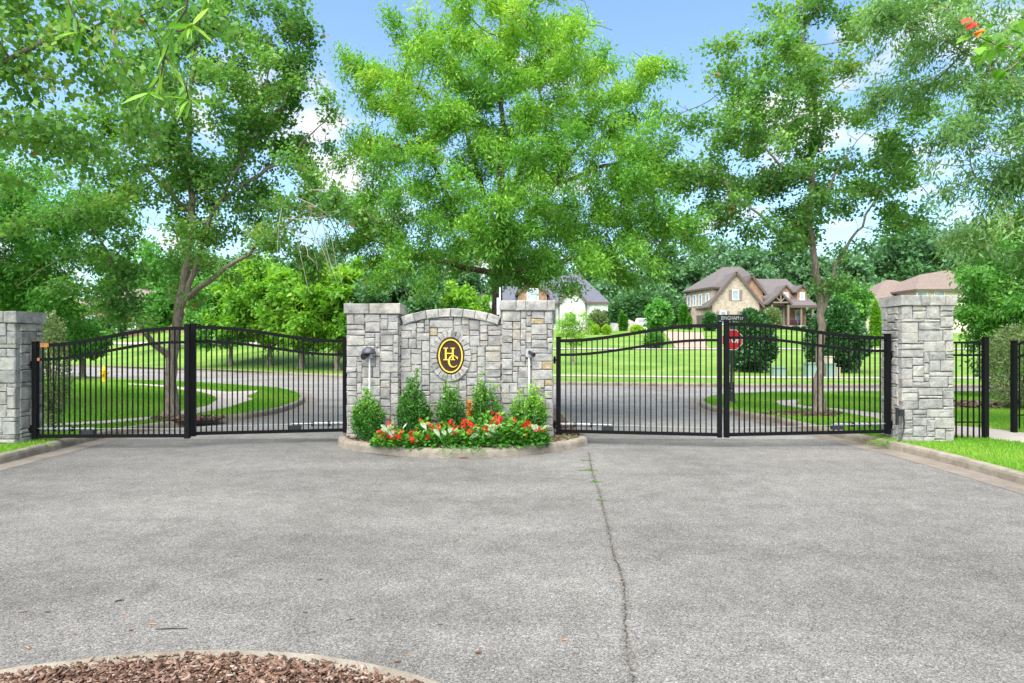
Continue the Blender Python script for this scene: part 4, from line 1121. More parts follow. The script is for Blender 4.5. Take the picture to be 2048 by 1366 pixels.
# timber portico
px0, px1, pxp, pze, pzp = hx(1030), hx(1312), hx(1190), hz(592), hz(462)
r = MB(); r.slab([(px0, -0.2, pze), (pxp, -0.2, pzp), (pxp, 6.5, pzp), (px0, 6.5, pze)], 0.16); r.slab([(px1, -0.2, pze), (pxp, -0.2, pzp), (pxp, 6.5, pzp), (px1, 6.5, pze)], 0.16)
pr = r.build('portico_roof', M['roof'], H1)
m = MB(); m.bar((px0, -0.25, pze - 0.1), (pxp, -0.25, pzp - 0.1), 0.08, 0.3); m.bar((px1, -0.25, pze - 0.1), (pxp, -0.25, pzp - 0.1), 0.08, 0.3); m.build('fascia', M['fascia'], pr)
m = MB(); zt = hz(578); m.box((pxp, -0.1, zt), (hx(1275) - hx(1110), 0.18, 0.2)); m.box((pxp, -0.1, (zt + pzp) / 2 - 0.1), (0.2, 0.16, pzp - zt - 0.3))
for s in (-1, 1): m.bar((pxp, -0.1, zt + 0.12), (pxp + s * 0.75, -0.1, zt + 0.85), 0.14, 0.16)
m.build('truss', M['post'], H1)
MB().prism([(px0 + 0.5, pze - 0.3), (px1 - 0.5, pze - 0.3), (pxp, pzp - 0.35)], 0.9, 1.0).build('gable_end', M['fascia'], H1)
for xx in (hx(1100), hx(1280) - 0.05): MB().box((xx, 0.1, 1.4), (0.28, 0.28, 3.9)).build('porch_post', M['post'], H1)
window(H1, hx(1158), 4.0, 1.65, 1.5, 3.1, glass=M['glass_dark'], mull=(2, 3))

# ---- white house
HY2 = 89.0; u2 = HY2 / FOC; HX2 = PX(1150, HY2)
H2 = thing('white_house', 'white painted brick house with dark grey roof behind the young lime tree', 'house', (HX2, HY2, terrain(HX2, HY2)))
wx = lambda q: (q - 1150) * u2
wz = lambda q: (660 - q) * u2
gable(H2, wx(1120), wx(1170), 0, 8, wz(604), wz(577), M['white_brick'], M['roof_grey'], 0.4, xp=wx(1145))
hip(H2, [(wx(1165), 1.5), (wx(1219), 1.5), (wx(1219), 12), (wx(1165), 12)], wz(606), ((wx(1150), 7.0, 8.2), (wx(1170), 7.0, 8.2)), M['white_brick'], M['roof_grey'], over=0.3)
hip(H2, [(wx(1030), 2.5), (wx(1150), 2.5), (wx(1150), 13), (wx(1030), 13)], wz(607), ((wx(1060), 8.0, 7.2), (wx(1150), 8.0, 8.2)), M['white_brick'], M['roof_grey'])
gable(H2, wx(1036), wx(1095), 1.6, 9, wz(585), wz(560), M['red_brick'], M['roof_grey'], 0.4)
window(H2, wx(1066), 1.6, wz(588), 1.6, 1.7, mull=(2, 2))
gable(H2, wx(930), wx(1005), 1.0, 9, wz(610), wz(590), M['white_brick'], M['roof_grey'], 0.4)
hip(H2, [(wx(1000), 2.0), (wx(1035), 2.0), (wx(1035), 12), (wx(1000), 12)], wz(610), ((wx(1000), 7, 6.4), (wx(1035), 7, 6.4)), M['white_brick'], M['roof_grey'])
window(H2, wx(948), 1.0, wz(620), 1.2, 1.5, glass=M['glass_dark']); window(H2, wx(975), 1.0, wz(620), 1.0, 1.5)
window(H2, wx(1108), 2.5, wz(630), 0.9, 2.6, frame=M['galv'], glass=M['glass_dark'], mull=(2, 3))
window(H2, wx(1145), 0.0, wz(640), 1.1, 1.6, glass=M['glass_dark'])
for xx in (wx(1118), wx(1173)): MB().tube([(xx, -0.1, -0.4), (xx, -0.1, 3.5)], 0.06, 8).build('downpipe', M['grey_plastic'], H2)
ac = thing('air_conditioner', 'grey air conditioning unit on the lawn by the white house', 'air conditioner', (*GT(1228, 660)[:2], GT(1228, 660)[2]))
MB().box((0, 0, 0.45), (0.85, 0.85, 0.95)).build('casing', M['galv'], ac); MB().lathe((0, 0, 0.93), [(0.34, 0), (0.34, 0.04), (0.1, 0.06)], 14).build('fan_guard', M['black'], ac)

# ---- tan house behind the tall pillar
HY3 = 80.0; u3 = HY3 / FOC; HX3 = PX(1840, HY3)
H3 = thing('tan_house', 'tan house with broad hipped brown roofs behind the tall pillar', 'house', (HX3, HY3, terrain(HX3, HY3)))
tx = lambda q: (q - 1840) * u3
tz = lambda q: (664 - q) * u3
M['stucco'] = plain('tan_stucco', (0.60, 0.50, 0.40), 0.85, var=0.06)
hip(H3, [(tx(1748), 1.0), (tx(1960), 1.0), (tx(1960), 12), (tx(1748), 12)], tz(615), ((tx(1827), 6, tz(553)), (tx(1845), 6, tz(553))), M['stucco'], M['roof_tan'])
hip(H3, [(tx(1820), -1.5), (tx(1990), -1.5), (tx(1990), 9), (tx(1820), 9)], tz(583), ((tx(1880), 4, tz(545)), (tx(1940), 4, tz(535))), M['stucco'], M['roof_tan'])
hip(H3, [(tx(1733), -3.0), (tx(1760), -3.0), (tx(1760), 5), (tx(1733), 5)], tz(628), ((tx(1744), 0, tz(603)), (tx(1752), 2, tz(603))), M['stucco'], M['roof_tan'], over=0.35)
window(H3, tx(1828), -1.5, tz(593), 1.3, 1.1, mull=(2, 1)); window(H3, tx(1862), -1.5, tz(593), 1.3, 1.1, mull=(2, 1))
window(H3, tx(1738), -3.0, tz(641), 0.5, 1.6)

# ---- brick house far left
HY4 = 75.0; u4 = HY4 / FOC; HX4 = PX(290, HY4)
H4 = thing('red_brick_house', 'red brick house with tan roof half hidden by the left trees', 'house', (HX4, HY4, terrain(HX4, HY4)))
lx4 = lambda q: (q - 290) * u4
hip(H4, [(lx4(120), 0), (lx4(292), 0), (lx4(292), 12), (lx4(120), 12)], 3.0, ((lx4(190), 6, 5.6), (lx4(240), 6, 5.6)), M['red_brick'], M['roof_tan'])
gable(H4, lx4(350), lx4(440), -1.0, 10, 2.9, 5.9, M['red_brick'], M['roof_tan'], 0.5)
hip(H4, [(lx4(295), 2), (lx4(340), 2), (lx4(340), 12), (lx4(295), 12)], 3.0, ((lx4(295), 7, 4.2), (lx4(345), 7, 4.2)), M['red_brick'], M['roof_tan'])
for q in (180, 232, 262): window(H4, lx4(q), 0, 1.5, 1.2, 1.7, mull=(2, 2))
window(H4, lx4(382), -1.0, 1.6, 1.4, 1.7, mull=(2, 2))
MB().tube([(lx4(212), -0.1, -0.3), (lx4(212), -0.1, 3.0)], 0.07, 8).build('downpipe', M['fascia'], H4)

# ---- pink driveway up to the brick house, and things on that lawn
def drape_poly(name, pix, mat, lift=0.06, n=10):
    (a, b, c, d) = [GT(*p) for p in pix]                   # far-left, far-right, near-right, near-left
    vs, fs = [], []
    for j in range(n + 1):
        for i in range(n + 1):
            s, t_ = i / n, j / n
            x = (a[0] * (1 - s) + b[0] * s) * (1 - t_) + (d[0] * (1 - s) + c[0] * s) * t_; y = (a[1] * (1 - s) + b[1] * s) * (1 - t_) + (d[1] * (1 - s) + c[1] * s) * t_
            vs.append((x, y, terrain(x, y) + lift))
    for j in range(n):
        for i in range(n): fs.append((j * (n + 1) + i, (j + 1) * (n + 1) + i, (j + 1) * (n + 1) + i + 1, j * (n + 1) + i + 1))
    return structure(link_mesh(name, np_mesh(name, vs, fs), mat))
drape_poly('driveway', [(1326, 664), (1404, 666), (1416, 697), (1352, 697)], M['drive'])
mx_, my_, mz_ = GT(1275, 653)
rr = random.Random(9)
mb = MB(); prof_ = [(-2.0, 0), (-1.55, 0.55), (-0.7, 1.15), (0.1, 1.5), (0.9, 1.1), (1.6, 0.55), (2.1, 0)]
mb.prism([(x, z) for x, z in reversed(prof_)][::-1] if False else [(2.1, -0.3), (1.75, 0.55), (0.9, 1.1), (0.1, 1.5), (-0.7, 1.2), (-1.6, 0.6), (-2.1, -0.3)], 0.0, 1.6)
bo = mb.build('boulder', M['boulder']); bo.location = (mx_, my_ + 6, mz_ + 0.3); tag(bo, 'pale peaked boulder behind the lawn between the two houses', 'boulder')
mb_x, mb_y, mb_z = GT(1295, 683)
mbx = thing('mailbox', 'small white mailbox on a grey post near the driveway', 'mailbox', (mb_x, mb_y, mb_z))
MB().box((0, 0, 0.5), (0.12, 0.12, 1.1)).build('post', M['galv'], mbx); MB().prism([(-0.14, 1.0), (0.14, 1.0), (0.14, 1.22), (0.08, 1.32), (-0.08, 1.32), (-0.14, 1.22)], -0.25, 0.25).build('box', M['white'], mbx)
# white pickup half hidden by the small tree
tkx, tky, tkz = GT(1300, 663)
tk = thing('pickup_truck', 'white pickup truck half hidden behind the small pear tree', 'pickup truck', (tkx + 0.4, tky + 4, tkz + 0.05))
MB().prism([(-1.0, 0.45), (1.0, 0.45), (1.0, 1.1), (-1.0, 1.1)], 0.0, 5.2).build('body', M['white'], tk)
MB().hexa([(-0.95, 1.6, 1.1), (0.95, 1.6, 1.1), (0.95, 3.9, 1.1), (-0.95, 3.9, 1.1), (-0.75, 1.9, 1.85), (0.75, 1.9, 1.85), (0.75, 3.4, 1.85), (-0.75, 3.4, 1.85)]).build('cab', M['white'], tk)
MB().hexa([(-0.8, 1.62, 1.2), (0.8, 1.62, 1.2), (0.8, 1.66, 1.2), (-0.8, 1.66, 1.2), (-0.68, 1.82, 1.76), (0.68, 1.82, 1.76), (0.68, 1.86, 1.76), (-0.68, 1.86, 1.76)]).build('windscreen', M['glass_dark'], tk)
for s in (-1, 1):
    for yy in (0.9, 4.1): MB().tube([(s * 0.78, yy, 0.36), (s * 1.02, yy, 0.36)], 0.37, 16).build('wheel', M['black'], tk)
    MB().box((s * 0.72, -0.02, 0.85), (0.3, 0.05, 0.2)).build('headlight', M['glass'], tk)
MB().box((0, -0.02, 0.8), (1.0, 0.05, 0.28)).build('grille', M['black'], tk)

# ================================================================ FOLIAGE
def unit(v):
    return v / np.maximum(np.linalg.norm(v, axis=1, keepdims=True), 1e-9)
def leaf_quads(P, D, L, W, rng, tint, up=0.35):
    """rhombic leaves from base points P along D; up: how far faces turn to the sky"""
    n = len(P); D = unit(D)
    N = rng.normal(0, 1, (n, 3)); N[:, 2] = np.abs(N[:, 2]) + up * 2
    S = unit(np.cross(D, unit(N)))
    L = np.broadcast_to(np.asarray(L), (n,))[:, None]; W = np.broadcast_to(np.asarray(W), (n,))[:, None]
    Nn = np.cross(S, D)
    a = P; c = P + D * L; mid = P + D * L * 0.45 - Nn * L * 0.06
    b, d = mid + S * W * 0.5, mid - S * W * 0.5
    vs = np.stack([a, b, c, d], 1).reshape(-1, 3)
    fs = np.arange(n * 4).reshape(-1, 4)
    return vs, fs, tint
def leaf_object(name, parts, mat, parent=None, origin=(0, 0, 0)):
    vs = np.concatenate([p[0] for p in parts]); off = 0; fl = []
    for p in parts: fl.append(p[1] + off); off += len(p[0])
    me = np_mesh(name, vs - np.asarray(origin), np.concatenate(fl))
    face_attr(me, 'tint', np.concatenate([np.broadcast_to(p[2], (len(p[1]),)) for p in parts]))
    return link_mesh(name, me, mat, parent)
def patchy(P, f, ph):
    return 0.5 + 0.25 * np.sin(P[:, 0] * f + ph) * np.cos(P[:, 2] * f * 1.3 + ph * 2) + 0.25 * np.sin(P[:, 1] * f * 0.9 + P[:, 2] * f * 0.6 + ph * 3)

def grow(skel, att, step, reach, kill, rng, iters=90, trop=(0, 0, 0.06)):
    """space colonisation from starting limbs towards the attractors"""
    pos, par, srad = [], [], []
    for li, limb in enumerate(skel):
        pts = [np.asarray(p, float) for p in limb]
        if not pos: pos.append(pts[0]); par.append(-1); srad.append(1.0); cur = 0
        else:
            cur = int(np.argmin([np.sum((q - pts[0]) ** 2) for q in pos]))
            if np.linalg.norm(pos[cur] - pts[0]) > step * 1.5:
                pts = [pos[cur]] + pts
        tot = sum(np.linalg.norm(b - a) for a, b in zip(pts, pts[1:])); gone = 0.0
        for a, b in zip(pts, pts[1:]):
            seg_l = np.linalg.norm(b - a); k = max(1, int(round(seg_l / step)))
            for i in range(1, k + 1):
                q = a + (b - a) * i / k + rng.normal(0, step * 0.10, 3) * (1 if i < k else 0.4)
                pos.append(q); par.append(cur); cur = len(pos) - 1; f_ = (gone + seg_l * i / k) / tot; srad.append((1.0 - 0.86 * f_) if li == 0 else 0.5 * (1.0 - 0.85 * f_))
            gone += seg_l
    pos = np.array(pos); par = list(par); trop = np.asarray(trop)
    near_d = np.full(len(att), 1e9); near_i = np.zeros(len(att), int); alive = np.ones(len(att), bool)
    def upd(s):
        nonlocal near_d, near_i
        for c0 in range(s, len(pos), 400):
            q = pos[c0:c0 + 400]
            d = np.linalg.norm(att[:, None, :] - q[None], axis=2); j = d.argmin(1); dm = d[np.arange(len(att)), j]
            b = dm < near_d; near_d[b] = dm[b]; near_i[b] = j[b] + c0
    upd(0)
    for _ in range(iters):
        alive &= near_d > kill
        act = alive & (near_d < reach)
        if not act.any(): break
        idx = near_i[act]; dirs = unit(att[act] - pos[idx])
        acc = np.zeros((len(pos), 3)); np.add.at(acc, idx, dirs)
        who = np.unique(idx); dd = unit(acc[who] + trop + rng.normal(0, 0.14, (len(who), 3)))
        new = pos[who] + dd * step
        s = len(pos); pos = np.concatenate([pos, new]); par += who.tolist()
        upd(s)
        if len(pos) > 9000: break
    sr = np.zeros(len(pos)); sr[:len(srad)] = srad
    return pos, np.array(par), sr
def limb_mesh(pos, par, sr, r_tip, r_base, flare, power=2.35, keep_r=0.0, sides=(9, 5, 3)):
    n = len(pos); r = np.zeros(n); acc = np.zeros(n); best = np.full(n, -1); kids = [[] for _ in range(n)]
    for i in range(n - 1, -1, -1):
        r[i] = acc[i] ** (1 / power) if acc[i] > 0 else r_tip
        p = par[i]
        if p >= 0: acc[p] += r[i] ** power; kids[p].append(i)
    k = math.log(max(r_base / r_tip, 1.01)) / math.log(max(r[0] / r_tip, 1.01))
    r = np.maximum(r_tip * (r / r_tip) ** k * np.where(sr > 0, 0.0, 1.0), sr * r_base)
    for i in range(1, n):
        if par[i] >= 0: r[i] = min(r[i], r[par[i]])
    mb = MB(); start = [(0, -1)]
    while start:
        s, p = start.pop()
        chain = [] if p < 0 else [p]; cur = s
        while True:
            chain.append(cur); ch = kids[cur]
            if not ch: break
            b = max(ch, key=lambda c: r[c])
            for c in ch:
                if c != b: start.append((c, cur))
            cur = b
        rad = [r[c] for c in chain]
        if p >= 0: rad[0] = r[chain[1]] * 1.15
        if max(rad) < keep_r: continue
        m = rad[0]; sd = sides[0] if m > 0.05 else sides[1] if m > 0.018 else sides[2]
        pts = [pos[c] for c in chain]
        if p < 0: rad = [q * (1 + flare * math.exp(-i * 1.1)) for i, q in enumerate(rad)]
        mb.tube(pts, rad, sd, cap=False)
    return mb, r
def clumps(ells, n, rad, per, rng, hollow=0.35):
    """clump centres through ellipsoids -> attractors"""
    out = []; vols = np.array([e[3] * e[4] * e[5] for e in ells]); pick = rng.choice(len(ells), n, p=vols / vols.sum())
    for i in pick:
        x, y, z, a, b, c = ells[i]
        d = unit(rng.normal(0, 1, (1, 3)))[0]; q = (hollow + (1 - hollow) * rng.random()) ** 0.55
        out.append(np.array([x, y, z]) + d * q * np.array([a, b, c]))
    C = np.array(out)
    return (C[:, None, :] + rng.normal(0, rad, (n, per, 3))).reshape(-1, 3)
def pe(px, py, Y, rx, ry, dep=None):
    """ellipsoid from photo pixels at depth Y"""
    p = V(px, py, Y); s = Y / FOC
    return (p.x, p.y, p.z, rx * s, (dep if dep else rx * s), ry * s)
def tree(name, label, cat, skel, ells, seed, mat, bark, nleaf, L, W, ncl=150, rad=0.5, per=9, step=0.34, reach=3.5, kill=0.45, r_base=0.2, r_tip=0.006,
         spread=0.22, droop=0.15, trop=(0, 0, 0.05), group=None, keep_r=0.0, flare=0.6, hollow=0.35, tint=(0.5, 0.5), twig_r=0.03, up=0.35, sub=None, zmin=None, tint_top=0.0, bare=0.3):
    rng = np.random.default_rng(seed)
    skel = [[tuple(p) for p in limb] for limb in skel]
    o = np.array(skel[0][0])
    t = thing(name, label, cat, tuple(o), group)
    att = clumps(ells, ncl, rad, per, rng, hollow)
    if zmin is not None: att = att[att[:, 2] > zmin]
    pos, par, sr = grow(skel, att, step, reach, kill, rng, trop=trop)
    mb, r = limb_mesh(pos, par, sr, r_tip, r_base, flare, keep_r=keep_r)
    mb.build('trunk', bark, t, smooth=True, world=True)
    tw = np.where((r < twig_r) & (par >= 0))[0]
    if sub is not None: tw = tw[sub(pos[tw])]
    # more leaves towards the tips, in sprays with bare stretches between
    ph = patchy(pos[tw], 2.6 / max(step / 0.3, 1), seed * 1.7) + rng.normal(0, 0.16, len(tw))
    wgt = (ph > np.quantile(ph, bare)) * (0.4 + rng.random(len(tw))) / (r[tw] + 0.004); wgt /= wgt.sum()
    pick = rng.choice(tw, nleaf, p=wgt)
    f = rng.random((nleaf, 1)); seg = pos[pick] - pos[par[pick]]
    P = pos[par[pick]] + seg * f + rng.normal(0, spread, (nleaf, 3)) * np.array([1, 1, 0.8])
    D = unit(seg) * 0.6 + rng.normal(0, 0.75, (nleaf, 3)); D[:, 2] -= droop * 3
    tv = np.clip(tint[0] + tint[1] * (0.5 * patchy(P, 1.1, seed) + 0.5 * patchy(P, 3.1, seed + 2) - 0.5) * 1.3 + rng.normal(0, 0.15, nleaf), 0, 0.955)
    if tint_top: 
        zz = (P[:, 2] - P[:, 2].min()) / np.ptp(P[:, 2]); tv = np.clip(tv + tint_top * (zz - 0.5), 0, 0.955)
    odd = rng.random(nleaf) < 0.006; tv[odd] = rng.uniform(0.975, 1.0, odd.sum())
    Lr = L * rng.uniform(0.5, 1.4, nleaf)
    leaf_object('crown', [leaf_quads(P, D, Lr, W * Lr / L, rng, tv, up)], mat, t, o)
    return t, pos, par, r
TR = {}
# ---- willow oak in the island behind the wall
Yc = 17.0
c0_ = lambda px, py, dy=0: V(px, py, 17.0 + dy)
c = lambda px, py, dy=0: V(px, py, Yc + dy)
base = (PX(997, Yc), Yc, 0.12)
sk = [[base, c(996, 700), c(995, 600), c(996, 540), c(1000, 470), c(1003, 380), c(1005, 260), c(1000, 120), c(1000, 10)],
      [c(996, 540), c(950, 470, -0.5), c(900, 400, -1), c(850, 300, -1.2), c(790, 210, -1)], [c(996, 520), c(1050, 450, 0.4), c(1110, 370, 0.5), c(1180, 250, 0.6), c(1220, 190, 0.5)],
      [c(996, 545), c(1080, 530, -0.6), c(1180, 510, -1.2), c(1290, 470, -1.6)], [c(996, 550), c(910, 530, -1), c(810, 500, -1.6), c(740, 480, -1.6)],
      [c(998, 480), c(970, 400, 1), c(930, 250, 1.4), c(900, 120, 1.4)], [c(1002, 430), c(1050, 320, -1), c(1080, 200, -1.3), c(1080, 90, -1.2)], [c(996, 545), c(1000, 520, -1.6), c(1010, 480, -3)], [c(996, 540), c(1000, 500, 1.8), c(1020, 450, 3.2)]]
sk += [[c0_(930, 250, 1.4), c0_(840, 180, .6), c0_(760, 130, .2)], [c0_(850, 300, -1.2), c0_(770, 290, -1), c0_(720, 270, -.8)], [c0_(1180, 250, .6), c0_(1250, 220, .4), c0_(1280, 170, .2)], [c0_(1110, 370, .5), c0_(1210, 330, .3), c0_(1300, 310, .1)]]
el = [pe(770, 220, Yc, 70, 120, 1.4), pe(1250, 220, Yc, 70, 110, 1.4), pe(1010, 380, Yc, 300, 150, 3.8), pe(1010, 190, Yc, 250, 140, 3.2), pe(1000, 40, Yc, 150, 110, 2.2), pe(830, 190, Yc - .5, 110, 130, 1.8), pe(1200, 230, Yc, 110, 110, 1.8),
      pe(1240, 470, Yc - .6, 130, 75, 2.6), pe(800, 480, Yc - .6, 115, 75, 2.6), pe(1010, 480, Yc - 2.2, 210, 70, 1.6), pe(1130, 510, Yc - 1, 170, 26, 2.4), pe(1115, 548, Yc - 1, 100, 24, 1.8), pe(1300, 470, Yc - .3, 75, 80, 1.6), pe(1290, 360, Yc, 75, 90, 1.6), pe(730, 440, Yc - .3, 60, 80, 1.4), pe(860, 555, Yc - 1, 110, 35, 2.2)]
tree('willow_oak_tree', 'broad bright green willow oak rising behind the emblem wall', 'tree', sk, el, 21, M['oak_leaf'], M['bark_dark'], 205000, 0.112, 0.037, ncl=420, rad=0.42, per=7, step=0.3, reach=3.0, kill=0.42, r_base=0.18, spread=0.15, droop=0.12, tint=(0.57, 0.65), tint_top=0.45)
# ---- maple on the left verge
Yl = 15.5
c = lambda px, py, dy=0: V(px, py, Yl + dy)
base = (PX(341, Yl), Yl, VZ - 0.02)
sk = [[base, c(342, 790), c(344, 720), c(348, 670), c(362, 600), c(372, 540), c(382, 470), c(385, 400), c(378, 300), c(380, 180), c(400, 60)],
      [c(350, 655), c(374, 590, -0.2), c(392, 530, -0.2), c(406, 480, -0.2), c(440, 400, -0.3), c(484, 310, -0.4), c(520, 210, -0.4), c(545, 90, -0.4)],
      [c(343, 715), c(310, 690, -0.3), c(283, 655, -0.5), c(262, 600, -0.7), c(240, 550, -0.9), c(200, 480, -1.3), c(150, 420, -1.6)],
      [c(372, 595), c(400, 575, -0.6), c(440, 545, -0.8), c(478, 522, -0.9), c(530, 480, -1.0), c(600, 430, -1.0), c(670, 410, -1)],
      [c(484, 310, -0.4), c(540, 240, -0.2), c(590, 170, 0), c(615, 90, 0)], [c(440, 400, -.3), c(520, 350, 0), c(590, 300, .2), c(640, 250, .2)], [c(380, 430), c(330, 370, 0.4), c(280, 330, 0.8), c(230, 290, 1)], [c(378, 330), c(340, 290, -0.8), c(290, 240, -1.4)]]
el = [pe(430, 190, Yl, 170, 150, 2.2), pe(540, 130, Yl, 85, 120, 1.3), pe(600, 240, Yl, 70, 95, 1.2), pe(590, 90, Yl, 55, 90, 1.0), pe(480, 20, Yl, 120, 70, 1.4), pe(290, 330, Yl, 150, 110, 2.2), pe(200, 440, Yl - 1, 110, 90, 1.5), pe(480, 390, Yl, 130, 90, 1.8),
      pe(650, 440, Yl - .8, 85, 95, 1.5), pe(590, 470, Yl - .8, 70, 50, 1.2), pe(330, 500, Yl, 130, 70, 1.8), pe(230, 590, Yl - 1.2, 80, 55, 1.0), pe(130, 560, Yl - 1.2, 70, 60, 1.0)]
_, lp, lpar, lr = tree('maple_tree', 'open crowned maple on the left verge, trunk seen through the gate', 'tree', sk, el, 5, M['maple_leaf'], M['bark'], 66000, 0.092, 0.068, ncl=230, rad=0.34, per=7, step=0.28, reach=2.6, kill=0.4, r_base=0.145, spread=0.15, tint=(0.52, 0.75), twig_r=0.022, bare=0.42)
# bare twigs in its right-hand limb
rb = np.random.default_rng(4); mb = MB()
for k in range(16):
    p = np.array(V(rb.uniform(560, 650), rb.uniform(380, 470), Yl - 1.9 + rb.uniform(-.4, .4))); pts = [p]; d = np.array([rb.uniform(-.2, .9), rb.uniform(-.5, .1), rb.uniform(-.9, .5)])
    for j in range(5): d = d + rb.normal(0, .22, 3) + np.array([0, 0, -0.12]); pts.append(pts[-1] + d / np.linalg.norm(d) * 0.27)
    mb.tube(pts, [0.011, 0.009, 0.008, 0.006, 0.005, 0.003], 4, cap=False)
tl = bpy.data.objects['maple_tree']; mb.build('bare_twigs', M['twig'], tl, world=True)
# ---- maple on the right verge
Yr = 16.4
c = lambda px, py, dy=0: V(px, py, Yr + dy)
base = (PX(1637, Yr), Yr, VZ - 0.02)
sk = [[base, c(1637, 780), c(1640, 720), c(1644, 650), c(1640, 590), c(1632, 530), c(1626, 490), c(1620, 430), c(1624, 320), c(1632, 210), c(1612, 120), c(1600, 10)],
      [c(1626, 495), c(1604, 474, -0.2), c(1560, 465, -0.4), c(1520, 432, -0.5), c(1480, 400, -0.5), c(1430, 350, -0.5)],
      [c(1644, 640), c(1660, 570, -0.1), c(1672, 530, -0.1), c(1700, 480, -0.2), c(1735, 430, -0.3), c(1770, 370, -0.4), c(1800, 330, -0.4)],
      [c(1622, 440), c(1645, 410, -0.4), c(1660, 370, -0.6), c(1700, 300, -0.6)], [c(1624, 330), c(1580, 280, 0.6), c(1520, 220, 0.8), c(1450, 150, 0.8)], [c(1622, 360), c(1560, 330, -0.8), c(1500, 260, -1)]]
el = [pe(1620, 90, Yr, 110, 130, 1.5), pe(1560, 210, Yr, 150, 90, 2), pe(1450, 150, Yr, 55, 70, 1.0), pe(1400, 280, Yr, 75, 80, 1.4), pe(1360, 380, Yr, 60, 90, 1.2), pe(1500, 340, Yr, 140, 90, 2), pe(1700, 310, Yr, 130, 110, 2), pe(1640, 390, Yr, 160, 70, 2),
      pe(1440, 420, Yr, 110, 65, 1.6), pe(1790, 390, Yr, 75, 55, 1.2), pe(1640, 545, Yr - .3, 55, 28, 0.7), pe(1740, 470, Yr - .3, 50, 35, 0.9), pe(1560, 470, Yr - .3, 70, 35, 1)]
tree('maple_tree', 'sparse maple with reddish tips on the right verge', 'tree', sk, el, 8, M['maple_leaf'], M['bark'], 52000, 0.092, 0.068, ncl=210, rad=0.33, per=7, step=0.28, reach=2.6, kill=0.4, r_base=0.118, spread=0.15, bare=0.42, tint=(0.54, 0.75), twig_r=0.02)
# ---- big oak left, its crown fills the left edge
base = (-14.3, 18.5, VZ - 0.02)
el = [(-15.0, 17.5, 5.2, 3.6, 3.6, 2.4), (-12.8, 17.0, 4.2, 2.4, 2.4, 1.7), (-14.5, 17.0, 3.2, 3.6, 2.4, 1.3), (-17.5, 18, 4.5, 3.5, 3, 2.6), (-12.2, 16.6, 3.1, 1.6, 1.5, 0.7)]
tree('oak_tree', 'dense dark oak crowding the left edge behind the far left pillar', 'tree', [[base, (-14.3, 18.5, 1.6), (-14.4, 18.3, 3.0), (-14.6, 18.0, 5.0), (-14.8, 18, 7)], [(-14.3, 18.4, 2.6), (-13, 17.5, 3.6), (-12, 17, 4.3)], [(-14.3, 18.4, 2.4), (-16, 18, 3.6), (-18, 18, 4.6)]],
     el, 31, M['mid_leaf'], M['bark_dark'], 120000, 0.125, 0.052, ncl=260, rad=0.45, per=7, step=0.36, reach=3.2, kill=0.5, r_base=0.2, spread=0.2, tint=(0.55, 0.65))
# ---- maple overhanging the top left corner
base = (-11.5, 9.6, VZ - 0.02)
el = [(-7.2, 10.2, 6.7, 2.2, 1.6, 0.9), (-8.6, 10.6, 5.7, 1.5, 1.4, 1.0), (-5.9, 10.4, 7.1, 1.3, 1.2, 0.6), (-9.6, 10.4, 7.0, 2.0, 2.0, 1.2), (-11.5, 9.8, 7.2, 2.2, 2.2, 1.6)]
tree('maple_tree', 'large leaved maple branches overhanging the top left corner', 'tree', [[base, (-11.5, 9.6, 2), (-11.4, 9.7, 4), (-11.3, 9.8, 6), (-11.2, 9.8, 7.6)], [(-11.4, 9.7, 4.6), (-10, 10, 5.6), (-8.4, 10.3, 6.2), (-7.0, 10.4, 6.9), (-5.6, 10.4, 7.3)], [(-10, 10, 5.6), (-9, 10.4, 5.5), (-8.2, 10.5, 5.3)]],
     el, 44, M['maple_leaf'], M['bark'], 24000, 0.10, 0.08, ncl=130, rad=0.36, per=7, step=0.28, reach=2.6, kill=0.4, r_base=0.18, spread=0.16, tint=(0.55, 0.5), up=0.1, droop=0.25)
# ---- willow oak leaning in at the right edge
base = (12.6, 12.2, VZ - 0.02)
el = [(10.6, 12.8, 6.3, 2.0, 1.8, 2.0), (12.2, 12.6, 5.2, 2.2, 2.0, 2.0), (10.2, 12.8, 4.9, 1.5, 1.5, 1.1), (9.3, 13.0, 7.6, 1.6, 1.4, 1.0), (8.4, 13.3, 8.2, 1.2, 1.2, 0.9), (9.6, 13, 6.3, 1.3, 1.3, 1.0), (11.6, 12.5, 3.6, 1.5, 1.2, 0.8), (13.2, 12.4, 7.4, 2.2, 2.2, 1.8)]
tree('willow_oak_tree', 'grey green willow oak leaning in over the right picture edge', 'tree', [[base, (12.6, 12.2, 2), (12.5, 12.3, 4), (12.4, 12.4, 6), (12.2, 12.4, 8)], [(12.5, 12.3, 3.4), (11.4, 12.5, 4.4), (10.2, 12.7, 5.0), (9.2, 12.9, 5.2)], [(12.4, 12.4, 4.8), (11.2, 12.6, 6.0), (10, 12.8, 7.0), (8.8, 13, 7.9)]],
     el, 52, M['dull_leaf'], M['bark'], 92000, 0.12, 0.036, ncl=300, rad=0.4, per=7, step=0.3, reach=2.8, kill=0.42, r_base=0.2, spread=0.17, tint=(0.66, 0.55), droop=0.22, bare=0.4)
